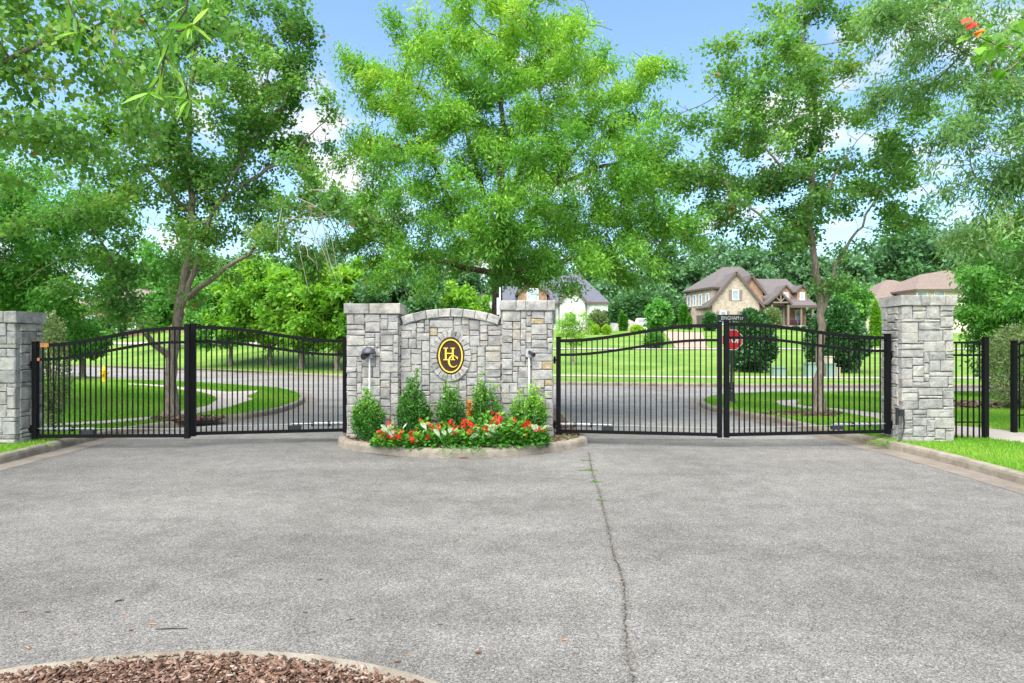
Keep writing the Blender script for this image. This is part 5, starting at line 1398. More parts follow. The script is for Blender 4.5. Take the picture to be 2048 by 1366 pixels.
# ---- tree behind the right fence
base = (17.6, 21.5, VZ - 0.02)
el = [(17.4, 21.3, 4.2, 2.2, 2.0, 1.7), (16.2, 21.0, 3.2, 1.7, 1.5, 1.2), (18.6, 21, 3.0, 2.0, 1.6, 1.4), (16.4, 20.8, 2.2, 1.5, 1.2, 0.6)]
tree('leafy_tree', 'fresh green low branched tree behind the right fence', 'tree', [[base, (17.6, 21.5, 1.2), (17.5, 21.4, 2.6), (17.4, 21.3, 4.4)]], el, 61, M['mid_leaf'], M['bark'], 48000, 0.15, 0.07, ncl=170, rad=0.36, per=7, step=0.32, reach=3, kill=0.45, r_base=0.13, spread=0.2, tint=(0.6, 0.5))

# ---- row of street trees beyond the far kerb on the left
def mid_tree(name, label, px, Y, top_py, half_px, low_py, seed, mat, nleaf, L=0.3, W=0.16, group=None, r_base=0.14, bark=None, lean=0.0, tint=(0.5, 0.6), twig=0.06, cone=False):
    x = PX(px, Y); z0_ = terrain(x, Y) if Y > far_y(x) else VZ
    s = Y / FOC; zt = CAM_H + (CY - top_py) * s; zl_ = CAM_H + (CY - low_py) * s; h = half_px * s; zc = (zt + zl_) / 2; rz2 = (zt - zl_) / 2
    el_ = [(x + lean, Y, zc, h, h, rz2)] if not cone else [(x, Y, zl_ + rz2 * 0.55, h, h, rz2 * 0.6), (x, Y, zl_ + rz2 * 1.2, h * 0.62, h * 0.62, rz2 * 0.6), (x, Y, zl_ + rz2 * 1.7, h * 0.3, h * 0.3, rz2 * 0.35)]
    if not cone:
        rg = np.random.default_rng(seed)
        for k in range(4): a = rg.uniform(0, 6.28); el_.append((x + lean + math.cos(a) * h * 0.55, Y + math.sin(a) * h * 0.4, zc + rg.uniform(-.4, .45) * rz2, h * 0.5, h * 0.5, rz2 * 0.5))
    big = max(h, rz2)
    return tree(name, label, 'tree', [[(x, Y, z0_ - 0.05), (x + lean * .2, Y, z0_ + (zl_ - z0_) * 0.7 + 0.2), (x + lean * .6, Y, zc * 0.7 + zl_ * 0.3), (x + lean, Y, zc + rz2 * 0.55)]], el_, seed, mat, bark or M['bark'], nleaf, L, W,
                ncl=int(120), rad=0.15 * big, per=5, step=0.11 * big, reach=1.6 * big, kill=0.14 * big, r_base=r_base, r_tip=0.012, spread=0.085 * big, twig_r=twig, group=group, tint=tint, keep_r=0.016)
GRW = 'row of trees beyond the street on the left'
mid_tree('street_tree', 'pale leaved tree farthest left in the row beyond the street', 462, 46, 556, 80, 688, 101, M['mid_leaf'], 17000, group=GRW)
mid_tree('street_tree', 'yellow green tree beyond the street, nearest the left gate middle', 540, 44, 530, 92, 684, 102, M['lime_leaf'], 20000, group=GRW)
mid_tree('street_tree', 'stout forked tree beyond the street with bright lime leaves', 604, 41, 540, 88, 688, 103, M['lime_leaf'], 20000, group=GRW, r_base=0.2)
mid_tree('street_tree', 'bushy green tree beyond the street just left of the emblem wall', 676, 39, 535, 85, 690, 104, M['lime_leaf'], 19000, group=GRW, r_base=0.17)
mid_tree('street_tree', 'blue green tree showing just above the arched wall', 800, 37, 560, 90, 690, 105, M['dark_leaf'], 15000, group=GRW)
mid_tree('street_tree', 'lime tree showing between arched wall and oak trunk', 900, 40, 570, 70, 690, 106, M['lime_leaf'], 10000, group=GRW)
mid_tree('street_tree', 'soft green tree beside the tan roof at left', 438, 60, 540, 60, 665, 107, M['mid_leaf'], 11000, 0.36, 0.2, group=GRW)
mid_tree('leafy_tree', 'bright green tree on the lawn in front of the red brick house', 165, 33, 642, 42, 715, 108, M['mid_leaf'], 9000, 0.22, 0.12)
mid_tree('leafy_tree', 'lime green tree behind the far left pillar', 40, 30, 560, 90, 690, 109, M['lime_leaf'], 12000, 0.24, 0.12)
mid_tree('leafy_tree', 'green tree rising behind the red brick house at left', 290, 92, 500, 95, 650, 110, M['mid_leaf'], 9000, 0.55, 0.34)
mid_tree('leafy_tree', 'green tree between the red brick house and its gable', 318, 58, 585, 34, 655, 111, M['mid_leaf'], 7000, 0.34, 0.2)
# young trees on the far lawns
mid_tree('lime_sapling', 'feathery yellow green young tree in front of the white house', 1146, 40, 618, 34, 695, 120, M['lime_leaf'], 2600, 0.2, 0.05, r_base=0.07, tint=(0.7, 0.4), twig=0.05)
mid_tree('pear_tree', 'small rounded pear tree beside the pink driveway', 1319, 62, 596, 20, 664, 121, M['mid_leaf'], 7000, 0.28, 0.17, r_base=0.09, tint=(0.45, 0.4))
mid_tree('leafy_tree', 'young green tree between the brick and tan houses', 1697, 62, 570, 36, 665, 122, M['mid_leaf'], 7000, 0.32, 0.2)
# ---- woods behind the houses, each tree its own
ORD_ = ['first', 'second', 'third', 'fourth', 'fifth', 'sixth', 'seventh', 'eighth']
woods = [(1345, 128, 495, 80), (1420, 132, 480, 75), (1480, 120, 500, 60), (1545, 130, 470, 80), (1610, 126, 495, 60), (1690, 118, 510, 55), (1765, 122, 452, 85), (1850, 126, 432, 95), (1930, 120, 450, 85), (2020, 122, 440, 95),
         (1250, 118, 560, 70), (1300, 112, 570, 55), (1190, 130, 530, 80), (1090, 132, 525, 80), (980, 130, 530, 80), (880, 128, 525, 80), (770, 130, 520, 80), (660, 135, 505, 85), (560, 130, 512, 85), (470, 128, 520, 75), (380, 125, 515, 80)]
def wood_where(q): return ('behind the tan house' if q > 1720 else 'behind the brick house' if q > 1380 else 'between the white and brick houses' if q > 1230 else 'behind the white house' if q > 900 else 'far off beyond the left street trees')
for i, (px_, Y_, top_, half_) in enumerate(woods):
    where = wood_where(px_); rank = sorted(w[0] for w in woods if wood_where(w[0]) == where).index(px_)
    mid_tree('woodland_tree', f'woodland tree {where}, {ORD_[rank]} from the left of those', px_, Y_, top_, half_, 655 if px_ > 1230 else 640, 200 + i, M['hazed_leaf'] if i % 3 else M['dark_leaf'], 8200, 0.85, 0.55, group='woodland trees behind the houses', r_base=0.3, twig=0.2, tint=(0.5, 0.7))

# ================================================================ SHRUBS
def ball_leaves(cx, cy, cz, a, b, h, n, L, W, rng, power=2.0, tint=(0.45, 0.5), taper=0.0):
    """leaves in the outer shell of a shrub a x b x h sitting at cz"""
    d = unit(rng.normal(0, 1, (n, 3))); q = 1 - 0.42 * rng.random(n) ** 1.6
    bump_ = 1 + 0.10 * np.sin(d[:, 0] * 7 + cx) * np.sin(d[:, 2] * 6 + cy) + 0.07 * np.sin(d[:, 1] * 11 + d[:, 0] * 9)
    P = d * (q * bump_)[:, None]; zz = (P[:, 2] + 1) / 2
    sc = 1 - taper * np.clip(zz, 0, 1) ** 1.2
    P = np.column_stack([cx + P[:, 0] * a * sc, cy + P[:, 1] * b * sc, cz + zz * h])
    D = d * 0.7 + rng.normal(0, 0.6, (n, 3)); D[:, 2] += 0.2
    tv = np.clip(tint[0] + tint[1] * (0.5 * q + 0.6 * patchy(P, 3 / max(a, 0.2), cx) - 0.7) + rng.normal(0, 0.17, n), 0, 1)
    Lr = L * rng.uniform(0.7, 1.25, n)
    return leaf_quads(P, D, Lr, W * Lr / L, rng, tv, 0.2)
SRNG = np.random.default_rng(99)
def ball_shrub(name, label, px, Y, w_px, top_py, n, L, W, mat, z=None, taper=0.0, cat='shrub', group=None, tint=(0.45, 0.5)):
    x = PX(px, Y); s = Y / FOC; z0_ = (terrain(x, Y) if Y > far_y(x) else VZ) if z is None else z
    h = CAM_H + (CY - top_py) * s - z0_; a = w_px * s / 2
    t = thing(name, label, cat, (x, Y, z0_), group)
    mb = MB()
    for k in range(5):
        an = k * 1.26; mb.tube([(0, 0, -0.03), (math.cos(an) * a * 0.25, math.sin(an) * a * 0.25, h * 0.45), (math.cos(an) * a * 0.45, math.sin(an) * a * 0.45, h * 0.8)], [0.03 * a + 0.01, 0.02 * a + 0.008, 0.005], 5, cap=False)
    mb.build('stem', M['bark_dark'], t)
    leaf_object('foliage', [ball_leaves(0, 0, 0, a, a, h, n, L, W, SRNG, taper=taper, tint=tint)], mat, t)
    return t
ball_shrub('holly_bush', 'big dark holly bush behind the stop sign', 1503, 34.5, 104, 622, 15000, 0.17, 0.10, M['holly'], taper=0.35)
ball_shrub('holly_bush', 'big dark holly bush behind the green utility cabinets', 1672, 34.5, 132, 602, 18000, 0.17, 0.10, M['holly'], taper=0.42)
ball_shrub('holly_bush', 'round dark holly bush at the brick house garage', 1420, 84, 26, 628, 3500, 0.4, 0.25, M['holly'], taper=0.2)
ball_shrub('arborvitae', 'columnar green arborvitae hiding part of the tan house', 1752, 60, 20, 605, 3500, 0.3, 0.14, M['lime_leaf'], taper=0.45)
ball_shrub('arborvitae', 'left one of two arborvitae behind the small boulder', 1243, 84, 6, 626, 1200, 0.36, 0.16, M['box_leaf'], taper=0.6)
ball_shrub('arborvitae', 'right one of two arborvitae behind the small boulder', 1250, 84, 7, 631, 1000, 0.36, 0.16, M['box_leaf'], taper=0.6)
ball_shrub('arborvitae', 'tall thin arborvitae at the brick house left corner', 1364, 90, 6, 612, 1500, 0.4, 0.16, M['box_leaf'], taper=0.4)
ball_shrub('arborvitae', 'second thin arborvitae at the brick house left corner', 1371, 90, 6, 610, 1500, 0.4, 0.16, M['box_leaf'], taper=0.4)
ball_shrub('arborvitae', 'short thin arborvitae by the brick house awning', 1379, 88, 6, 632, 900, 0.36, 0.16, M['box_leaf'], taper=0.4)
ball_shrub('arborvitae', 'slim dark arborvitae at the white house corner', 1214, 82, 8, 626, 1500, 0.34, 0.14, M['holly'], taper=0.7)
ball_shrub('flowering_shrub', 'loose green shrub with pale flowers before the white house', 1195, 80, 34, 622, 2600, 0.42, 0.18, M['variegated'], tint=(0.2, 0.5))
ball_shrub('round_shrub', 'left one of two yellow green round shrubs by the white house', 1190, 76, 15, 651, 1500, 0.24, 0.14, M['lime_leaf'], tint=(0.8, 0.3))
ball_shrub('round_shrub', 'right one of two yellow green round shrubs by the white house', 1213, 76, 15, 651, 1500, 0.24, 0.14, M['lime_leaf'], tint=(0.8, 0.3))
ball_shrub('round_shrub', 'low yellow shrub in the bed left of the white pickup', 1274, 78, 24, 652, 1500, 0.26, 0.14, M['lime_leaf'], tint=(0.9, 0.2))
ball_shrub('grass_clump', 'tuft of tall grass under the small pear tree', 1308, 58, 34, 668, 2000, 0.4, 0.06, M['box_leaf'])
ball_shrub('round_shrub', 'left small round shrub before the brick house porch', 1591, 90, 11, 655, 900, 0.3, 0.2, M['holly'])
ball_shrub('round_shrub', 'right small round shrub before the brick house porch', 1610, 90, 12, 655, 900, 0.3, 0.2, M['holly'])
ball_shrub('round_shrub', 'yellow green shrub in front of the brick house entry', 1562, 90, 12, 658, 900, 0.3, 0.2, M['lime_leaf'], tint=(0.8, 0.3))
ball_shrub('smoke_bush', 'reddish brown bush beside the brick house entry', 1543, 88, 32, 618, 2600, 0.4, 0.26, M['variegated'], tint=(0.2, 0.3))
ball_shrub('round_shrub', 'left small shrub against the red brick house', 202, 73, 12, 632, 700, 0.28, 0.18, M['holly'])
ball_shrub('round_shrub', 'middle small shrub against the red brick house', 221, 73, 13, 632, 700, 0.28, 0.18, M['holly'])
ball_shrub('round_shrub', 'right small shrub against the red brick house', 244, 73, 13, 632, 700, 0.28, 0.18, M['holly'])
ball_shrub('abelia_bush', 'variegated shrub with pinkish shoots beside the far left pillar', 104, 13.6, 62, 628, 6000, 0.055, 0.032, M['variegated'], z=VZ)
ball_shrub('abelia_bush', 'variegated cream and green shrub beyond the right fence', 2035, 17.5, 125, 655, 9000, 0.075, 0.04, M['variegated'], z=VZ)
ball_shrub('hedge', 'dark green hedge mass between the white and brick houses', 1285, 104, 130, 585, 9000, 0.7, 0.4, M['dark_leaf'])

# ---- boxwoods in the bed
def shoot_shrub(label, px, Y, w_px, top_py, nshoot, nleaf, seed, tip=0.3, mat='box_leaf', dead=False):
    rng = np.random.default_rng(seed); x = PX(px, Y); s = Y / FOC; z0_ = 0.14; h = CAM_H + (CY - top_py) * s - z0_; a = w_px * s / 2
    t = thing('boxwood_shrub', label, 'shrub', (x, Y, z0_), 'boxwood shrubs along the emblem wall')
    mb = MB(); Ps, Ds, Tt = [], [], []
    for k in range(nshoot):
        an = rng.uniform(0, 6.283); q = rng.random() ** 0.6; hh = h * (1.0 - (0.5 if seed in (2, 4) else 0.28) * q ** 1.8) * (rng.uniform(0.5, 0.9) if k % 5 else rng.uniform(0.85, 1.12)); an += 0.4 * math.sin(3 * an + seed)
        pts = [np.array([rng.normal(0, .03), rng.normal(0, .03), 0.0])]
        for j in range(1, 6):
            f = j / 5; r_ = a * q * (0.25 + 0.75 * f ** 0.7) * (0.96 if f < 1 else 1.0)
            pts.append(np.array([math.cos(an) * r_, math.sin(an) * r_ * 0.7, hh * f]) + rng.normal(0, 0.014, 3))
        mb.tube(pts, [0.008, 0.007, 0.006, 0.005, 0.004, 0.002], 3, cap=False)
        pts = np.array(pts); m = nleaf // nshoot; f = rng.random(m) ** 0.75 * 4.999; f = np.maximum(f, 0.35); i = f.astype(int); P = pts[i] + (pts[i + 1] - pts[i]) * (f - i)[:, None]
        width = 0.055 * (1.25 - f / 5.5) + 0.008
        P = P + rng.normal(0, 1, (m, 3)) * width[:, None]
        Ps.append(P); D = rng.normal(0, 0.7, (m, 3)); D[:, 2] += 0.5; Ds.append(D)
        Tt.append(np.clip(0.12 + tip * (f / 5) ** 2 + 0.38 * (P[:, 2] / h) + rng.normal(0, 0.16, m), 0, 1))
    mb.build('stem', M['twig'], t)
    P, D, T = np.concatenate(Ps), np.concatenate(Ds), np.concatenate(Tt); L_ = 0.046 * rng.uniform(0.7, 1.3, len(P))
    leaf_object('foliage', [leaf_quads(P, D, L_, L_ * 0.62, rng, T, 0.3)], M[mat], t)
    if dead:
        m = 300; P = np.column_stack([rng.normal(-0.26, 0.022, m), rng.normal(-0.22, 0.022, m), rng.uniform(0.25, 0.74, m)]); D = rng.normal(0, .6, (m, 3)); D[:, 2] += .6
        leaf_object('dead_shoot', [leaf_quads(P, D, 0.05, 0.03, rng, rng.random(m))], M['rust_leaf'], t)
    return t
shoot_shrub('leftmost boxwood in the bed, below the dome light', 739, 11.95, 70, 785, 70, 8500, 1)
shoot_shrub('tallest darkest boxwood in the bed, second from the left', 829, 12.05, 70, 742, 80, 11000, 2, 0.1)
shoot_shrub('boxwood right below the oval emblem', 902, 12.1, 62, 762, 62, 7500, 3, 0.2)
shoot_shrub('boxwood with an orange dead shoot right of the emblem', 968, 12.1, 76, 748, 66, 7500, 4, 0.3, dead=True)
shoot_shrub('rightmost light green boxwood in the bed, below the camera box', 1058, 11.95, 82, 770, 76, 9000, 5, 0.5)

# ---- begonias and caladiums
FR = np.random.default_rng(17)
flower_me = []
for k in range(5):
    rng = np.random.default_rng(300 + k); m = 11
    P = rng.normal(0, 0.015, (m, 3)); D = unit(P + rng.normal(0, .01, (m, 3))); vs, fs, _ = leaf_quads(P, D, 0.045, 0.046, rng, 0.5, 0.2)
    me = np_mesh('flower', vs, fs); me.materials.append(M['flower_red']); flower_me.append(me)
def begonia(px, Y, h, w, label, nf):
    nf = max(3, nf // 2)
    x = PX(px, Y); z0_ = 0.15; t = thing('begonia', label, 'flower', (x, Y, z0_), 'red begonias in the flower bed')
    m = 260; d = unit(FR.normal(0, 1, (m, 3))); d[:, 2] = np.abs(d[:, 2]); q = 0.45 + 0.55 * FR.random(m) ** 0.6
    P = d * q[:, None] * np.array([w, w * 0.75, h]); D = d * np.array([1, 1, 0.25]) + FR.normal(0, .45, (m, 3)); L_ = 0.085 * FR.uniform(0.6, 1.2, m)
    leaf_object('foliage', [leaf_quads(P, D, L_, L_ * 0.72, FR, np.clip(0.2 + 0.6 * q * P[:, 2] / h + FR.normal(0, .18, m), 0, 1), 0.6)], M['begonia_leaf'], t)
    mb = MB()
    for k in range(6): an = k * 1.05; mb.tube([(0, 0, -0.03), (math.cos(an) * w * .4, math.sin(an) * w * .3, h * .75)], [0.008, 0.005], 4, cap=False)
    mb.build('stem', M['begonia_leaf'], t)
    for k in range(nf):
        an = FR.uniform(-2.9, -0.2) if k % 3 else FR.uniform(0, 6.28); e = FR.uniform(0.35, 1.3)
        o = link_mesh('flower', flower_me[k % 5], None, t, (math.cos(an) * math.cos(e) * w * 0.98, math.sin(an) * math.cos(e) * w * 0.8, math.sin(e) * h * 1.06 + 0.01))
        o.rotation_euler = tuple(FR.uniform(0, 6.28, 3)); sc_ = FR.uniform(0.6, 1.15); o.scale = (sc_,) * 3
spots = [(772, 11.25, .24, .20), (800, 11.15, .26, .20), (832, 11.12, .22, .20), (850, 11.5, .42, .20), (872, 11.2, .33, .22), (893, 11.45, .40, .20), (912, 11.12, .30, .20), (938, 11.4, .48, .22), (955, 11.12, .34, .22),
         (972, 11.55, .56, .24), (992, 11.2, .40, .24), (1005, 11.55, .56, .22), (1025, 11.3, .44, .24), (1046, 11.5, .40, .20), (1056, 11.3, .34, .22), (1078, 11.45, .30, .18), (785, 11.45, .34, .18), (760, 11.4, .2, .14)]
order = sorted(range(len(spots)), key=lambda i: spots[i][0])
ORD = ['first', 'second', 'third', 'fourth', 'fifth', 'sixth', 'seventh', 'eighth', 'ninth', 'tenth', 'eleventh', 'twelfth', 'thirteenth', 'fourteenth', 'fifteenth', 'sixteenth', 'seventeenth', 'eighteenth']
for rank, i in enumerate(order):
    px_, Y_, h_, w_ = spots[i]; begonia(px_, Y_, h_, w_, f'red begonia clump, {ORD[rank]} from the left in the bed', 7 + int(FR.integers(0, 5)))
# caladium leaf: heart shape
def heart(L, W, rng):
    pts = [(0, 0), (-0.30 * W, -0.14 * L), (-0.5 * W, 0.08 * L), (-0.42 * W, 0.42 * L), (-0.2 * W, 0.75 * L), (0, L), (0.2 * W, 0.75 * L), (0.42 * W, 0.42 * L), (0.5 * W, 0.08 * L), (0.30 * W, -0.14 * L)]
    vs = [(0, 0.35 * L, 0.012)] + [(x, y, -0.25 * abs(x) - 0.10 * max(0, y - 0.4 * L)) for x, y in pts]
    k = len(pts); fs = [(0, i + 1, (i + 1) % k + 1) for i in range(k)]
    # green rim
    rim = [(x * 1.07, y * 1.05 - 0.002, -0.25 * abs(x) - 0.10 * max(0, y - 0.4 * L) - 0.003) for x, y in pts]
    b = len(vs); vs += rim; fs4 = [(i + 1, b + i, b + (i + 1) % k, (i + 1) % k + 1) for i in range(k)]
    me = bpy.data.meshes.new('leaf'); me.from_pydata(vs, [], fs + fs4); me.update()
    face_attr(me, 'tint', [rng.uniform(0.6, 1.0) for _ in fs] + [0.0] * len(fs4)); me.materials.append(M['caladium'])
    return me
rh = random.Random(8); hearts = [heart(0.17, 0.13, rh) for _ in range(4)]
cal = [(778, 11.12, 5, 'left end'), (800, 11.3, 3, 'left part'), (848, 11.2, 3, 'left middle'), (890, 11.05, 5, 'front middle'), (940, 11.15, 3, 'middle'), (984, 11.1, 6, 'right middle'), (1084, 11.35, 3, 'right end')]
for px_, Y_, nl, wh in cal:
    x = PX(px_, Y_); t = thing('caladium', f'white leaved caladium at the {wh} of the flower bed', 'flower', (x, Y_, 0.15), 'white caladiums among the begonias')
    mb = MB()
    for k in range(nl):
        an = rh.uniform(-2.7, -0.4); rr_ = rh.uniform(0.10, 0.24); zz = rh.uniform(0.24, 0.42); lx_, ly_ = math.cos(an) * rr_, math.sin(an) * rr_
        mb.tube([(0, 0, -0.02), (lx_ * .5, ly_ * .5, zz * .7), (lx_, ly_, zz)], [0.006, 0.005, 0.003], 4, cap=False)
        o = link_mesh('leaf', hearts[k % 4], None, t, (lx_, ly_, zz)); o.rotation_euler = (rh.uniform(-1.05, -0.45), rh.uniform(-.3, .3), an + math.pi / 2 + math.pi + rh.uniform(-.6, .6) + math.pi)
        sc_ = rh.uniform(0.6, 1.05); o.scale = (sc_,) * 3
    mb.build('stalk', M['begonia_leaf'], t)
# trailing weeds over the island kerb
def weed(label, px, Y, z, n, L, w, seed, hang=0.0, mat='box_leaf'):
    rng = np.random.default_rng(seed); x = PX(px, Y); t = thing('weed', label, 'weed', (x, Y, z)); mb = MB(); Ps, Ds = [], []
    for k in range(n):
        an = rng.uniform(0, 6.283); d = np.array([math.cos(an), math.sin(an) * 0.5 - hang, rng.uniform(0.1, 0.8)]); pts = [np.array([rng.normal(0, w * .3), rng.normal(0, w * .12), 0.0])]
        for j in range(5): d = d + np.array([0, 0, -0.28]) + rng.normal(0, .15, 3); pts.append(pts[-1] + d / np.linalg.norm(d) * L / 5)
        pts = np.array(pts); pts[:, 2] = np.maximum(pts[:, 2], -z * 0.9 if hang else 0.004)
        mb.tube(pts, [0.003] * 5 + [0.001], 3, cap=False)
        f = rng.random(16) * 4.99; i = f.astype(int); Ps.append(pts[i] + (pts[i + 1] - pts[i]) * (f - i)[:, None]); Ds.append((pts[i + 1] - pts[i]) * 4 + rng.normal(0, .7, (16, 3)))
    mb.build('stem', M[mat], t)
    P, D = np.concatenate(Ps), np.concatenate(Ds); leaf_object('foliage', [leaf_quads(P, D, L * 0.16, L * 0.035, rng, np.clip(rng.normal(.6, .2, len(P)), 0, 1))], M[mat], t)
weed('wispy weeds trailing over the island kerb below the flowers', 925, 10.98, 0.15, 18, 0.36, 0.5, 5, 0.5, 'dull_leaf')
weed('low weeds in the mulch at the right end of the island', 1128, 12.2, 0.14, 20, 0.22, 0.35, 6, 0, 'dull_leaf')
weed('bright yellow green tuft growing in the road crack', *(lambda p: (1178, p[1]))(G(1178, 941)), 0.003, 16, 0.10, 0.10, 7, 0, 'lime_leaf')
weed('small tuft in the road crack nearest the island', 1177, G(1177, 922)[1], 0.003, 8, 0.09, 0.16, 8, 0, 'dull_leaf')
weed('third small tuft in the road crack', 1191, G(1191, 964)[1], 0.003, 10, 0.08, 0.12, 9, 0, 'lime_leaf')
weed('fourth small yellowish tuft in the road crack', 1203, G(1203, 1001)[1], 0.003, 8, 0.06, 0.10, 10, 0, 'lime_leaf')
weed('weeds at the foot of the tall pillar beside the cable', 1772, 11.75, VZ, 26, 0.22, 0.4, 11, 0.1, 'blade')
weed('grass tuft at the foot of the far left pillar', 62, 11.42, VZ, 26, 0.2, 0.5, 12, 0, 'blade')

# ---- mulch rings under the two verge maples
for nm, px_, Y_, r1, r2 in (('tree_ring_left', 372, 15.2, 0.85, 0.5), ('tree_ring_right', 1607, 16.1, 0.95, 0.5)):
    x = PX(px_, Y_); pr_ = [(x + r1 * math.cos(a) * (1 + .12 * math.sin(3 * a)), Y_ + r2 * math.sin(a)) for a in np.linspace(0, 6.283, 33)[:-1]]
    structure(sheet(nm, pr_, VZ + 0.02, M['mulch']))
    tag(chip_field('mulch', pr_, 1500, VZ + 0.035, 0.045, NPR, bound=(x - 2, x + 2, Y_ - 1.2, Y_ + 1.2)), f'bark mulch ring under the {"left" if px_ < 1000 else "right"} verge maple', 'mulch', kind='stuff')
bx = PX(2010, 18.2); pr_ = [(bx + 2.2 * math.cos(a), 18.3 + 0.9 * math.sin(a)) for a in np.linspace(0, 6.283, 25)[:-1]]
structure(sheet('shrub_bed_right', pr_, VZ + 0.02, M['mulch']))
tag(chip_field('mulch', pr_, 1800, VZ + 0.035, 0.08, NPR, bound=(bx - 2.3, bx + 2.3, 17.2, 19.4)), 'bark mulch under the variegated shrub beyond the right fence', 'mulch', kind='stuff')

# ================================================================ NEAR BRANCHES
def lance(L, W):
    pts = [(0, 0), (-0.35 * W, 0.18 * L), (-0.5 * W, 0.45 * L), (-0.33 * W, 0.75 * L), (0, L), (0.33 * W, 0.75 * L), (0.5 * W, 0.45 * L), (0.35 * W, 0.18 * L)]
    vs = [(0, y, 0.0) for y in (0.02 * L, 0.45 * L, 0.9 * L)] + [(x, y, 0.18 * abs(x) - 0.12 * (y / L) ** 2 * L) for x, y in pts]
    vs = [(x, y, z if i > 2 else -0.12 * (y / L) ** 2 * L) for i, (x, y, z) in enumerate(vs)]
    o = 3; fs = [(o, o + 1, 0), (o + 1, o + 2, 1, 0), (o + 2, o + 3, 2, 1), (o + 3, o + 4, 2), (o + 4, o + 5, 2), (o + 5, o + 6, 1, 2), (o + 6, o + 7, 0, 1), (o + 7, o, 0)]
    me = bpy.data.meshes.new('leaf'); me.from_pydata(vs, [], fs); me.update(); return me
def maple_leaf_mesh(S):
    pts = [(0, 0), (.16, -.06), (.30, .02), (.46, .16), (.34, .26), (.52, .46), (.30, .46), (.22, .62), (0, 1.0), (-.22, .62), (-.30, .46), (-.52, .46), (-.34, .26), (-.46, .16), (-.30, .02), (-.16, -.06)]
    vs = [(0, 0.36 * S, 0.03 * S)] + [(x * S, y * S, -0.10 * S * (abs(x) + y * y)) for x, y in pts]; k = len(pts)
    me = bpy.data.meshes.new('leaf'); me.from_pydata(vs, [], [(0, (i + 1) % k + 1, i + 1) for i in range(k)]); me.update(); return me
def set_tint(me, v): face_attr(me, 'tint', [v] * len(me.polygons))
rl = random.Random(41)
def leaf_set(maker, mat, tints):
    out = []
    for v in tints: me = maker(); set_tint(me, v); me.materials.append(mat); out.append(me)
    return out
lances = leaf_set(lambda: lance(0.115, 0.021), M['oak_leaf'], (0.15, 0.35, 0.55, 0.75, 0.9))
def put_leaf(parent, me, p, d, roll, sc_, name='leaf'):
    d = Vector(d).normalized(); x = d.cross(Vector((0, 0, 1)));
    if x.length < 1e-3: x = Vector((1, 0, 0))
    x.normalize(); z = x.cross(d); Rm = Matrix((x, d, z)).transposed() @ Matrix.Rotation(roll, 3, 'Y')
    o = link_mesh(name, me, None, parent); o.location = Vector(p) - Vector(parent.location); o.rotation_euler = Rm.to_euler(); o.scale = (sc_,) * 3
oakp = (-3.0, 1.1, 0.12)
ok = thing('oak_tree', 'narrow leaved twigs dangling into the top left from a near oak', 'tree', oakp)
mb = MB()
limb = [Vector(p) for p in (oakp, (-3.0, 1.1, 1.5), (-2.98, 1.15, 3.0), (-2.9, 1.25, 4.6), (-2.85, 1.3, 6.2))]
mb.tube(limb, [0.20, 0.16, 0.14, 0.12, 0.07], 12, cap=False)
boughs = [[(-2.93, 1.22, 4.0), (-2.5, 1.8, 4.3), (-2.0, 2.5, 4.35), (-1.5, 3.0, 4.25), (-1.3, 3.3, 4.15)], [(-2.5, 1.8, 4.3), (-2.4, 2.5, 4.3), (-2.25, 3.0, 4.1)], [(-1.9, 2.6, 4.35), (-1.4, 3.1, 4.3), (-1.15, 3.4, 4.1)]]
for bg in boughs: mb.tube(bg, [0.04, 0.03, 0.022, 0.014, 0.01][:len(bg)], 7, cap=False)
mb.build('trunk', M['bark_dark'], ok, smooth=True, world=True)
hang = [[(-1.5, 3.0, 4.25)] + [V(px_, py_, 3.0) for px_, py_ in ((378, -30), (372, 20), (345, 60), (330, 110), (322, 150), (300, 185))],
        [V(330, 110, 3.0), V(350, 140, 3.02), V(372, 170, 3.02), (V(378, 200, 3.02))], [(-1.2, 3.35, 4.12)] + [V(px_, py_, 3.3) for px_, py_ in ((420, -40), (418, -5))],
        [(-2.25, 3.0, 4.1)] + [V(px_, py_, 3.0) for px_, py_ in ((120, -40), (140, 10), (155, 45), (160, 65))], [V(345, 60, 3.0), V(362, 62, 2.98), V(385, 50, 2.97)]]
mb = MB()
for hline in hang: mb.tube(hline, [0.006] + [0.004] * (len(hline) - 2) + [0.002], 5, cap=False)
mb.build('twig', M['bark_dark'], ok, world=True)
for hi, hline in enumerate(hang):
    pts = [Vector(p) for p in hline]; vis = pts[1:] if hi != 1 and hi != 4 else pts
    for a, b in zip(vis, vis[1:]):
        k_ = 3 if (b - a).length > 0.05 else 2
        for j in range(k_):
            p = a.lerp(b, (j + rl.random()) / k_); dd = (b - a).normalized() * 0.8 + Vector((rl.uniform(-1, 1), rl.uniform(-.6, .4), rl.uniform(-.9, .3))); put_leaf(ok, rl.choice(lances), p, dd, rl.uniform(-1.2, 1.2), rl.uniform(0.75, 1.15))
    tip_ = vis[-1]
    for j in range(6): put_leaf(ok, rl.choice(lances), tip_, (rl.uniform(-1, 1), rl.uniform(-.5, .4), rl.uniform(-1.0, 0.1)), rl.uniform(-1, 1), rl.uniform(0.8, 1.2))
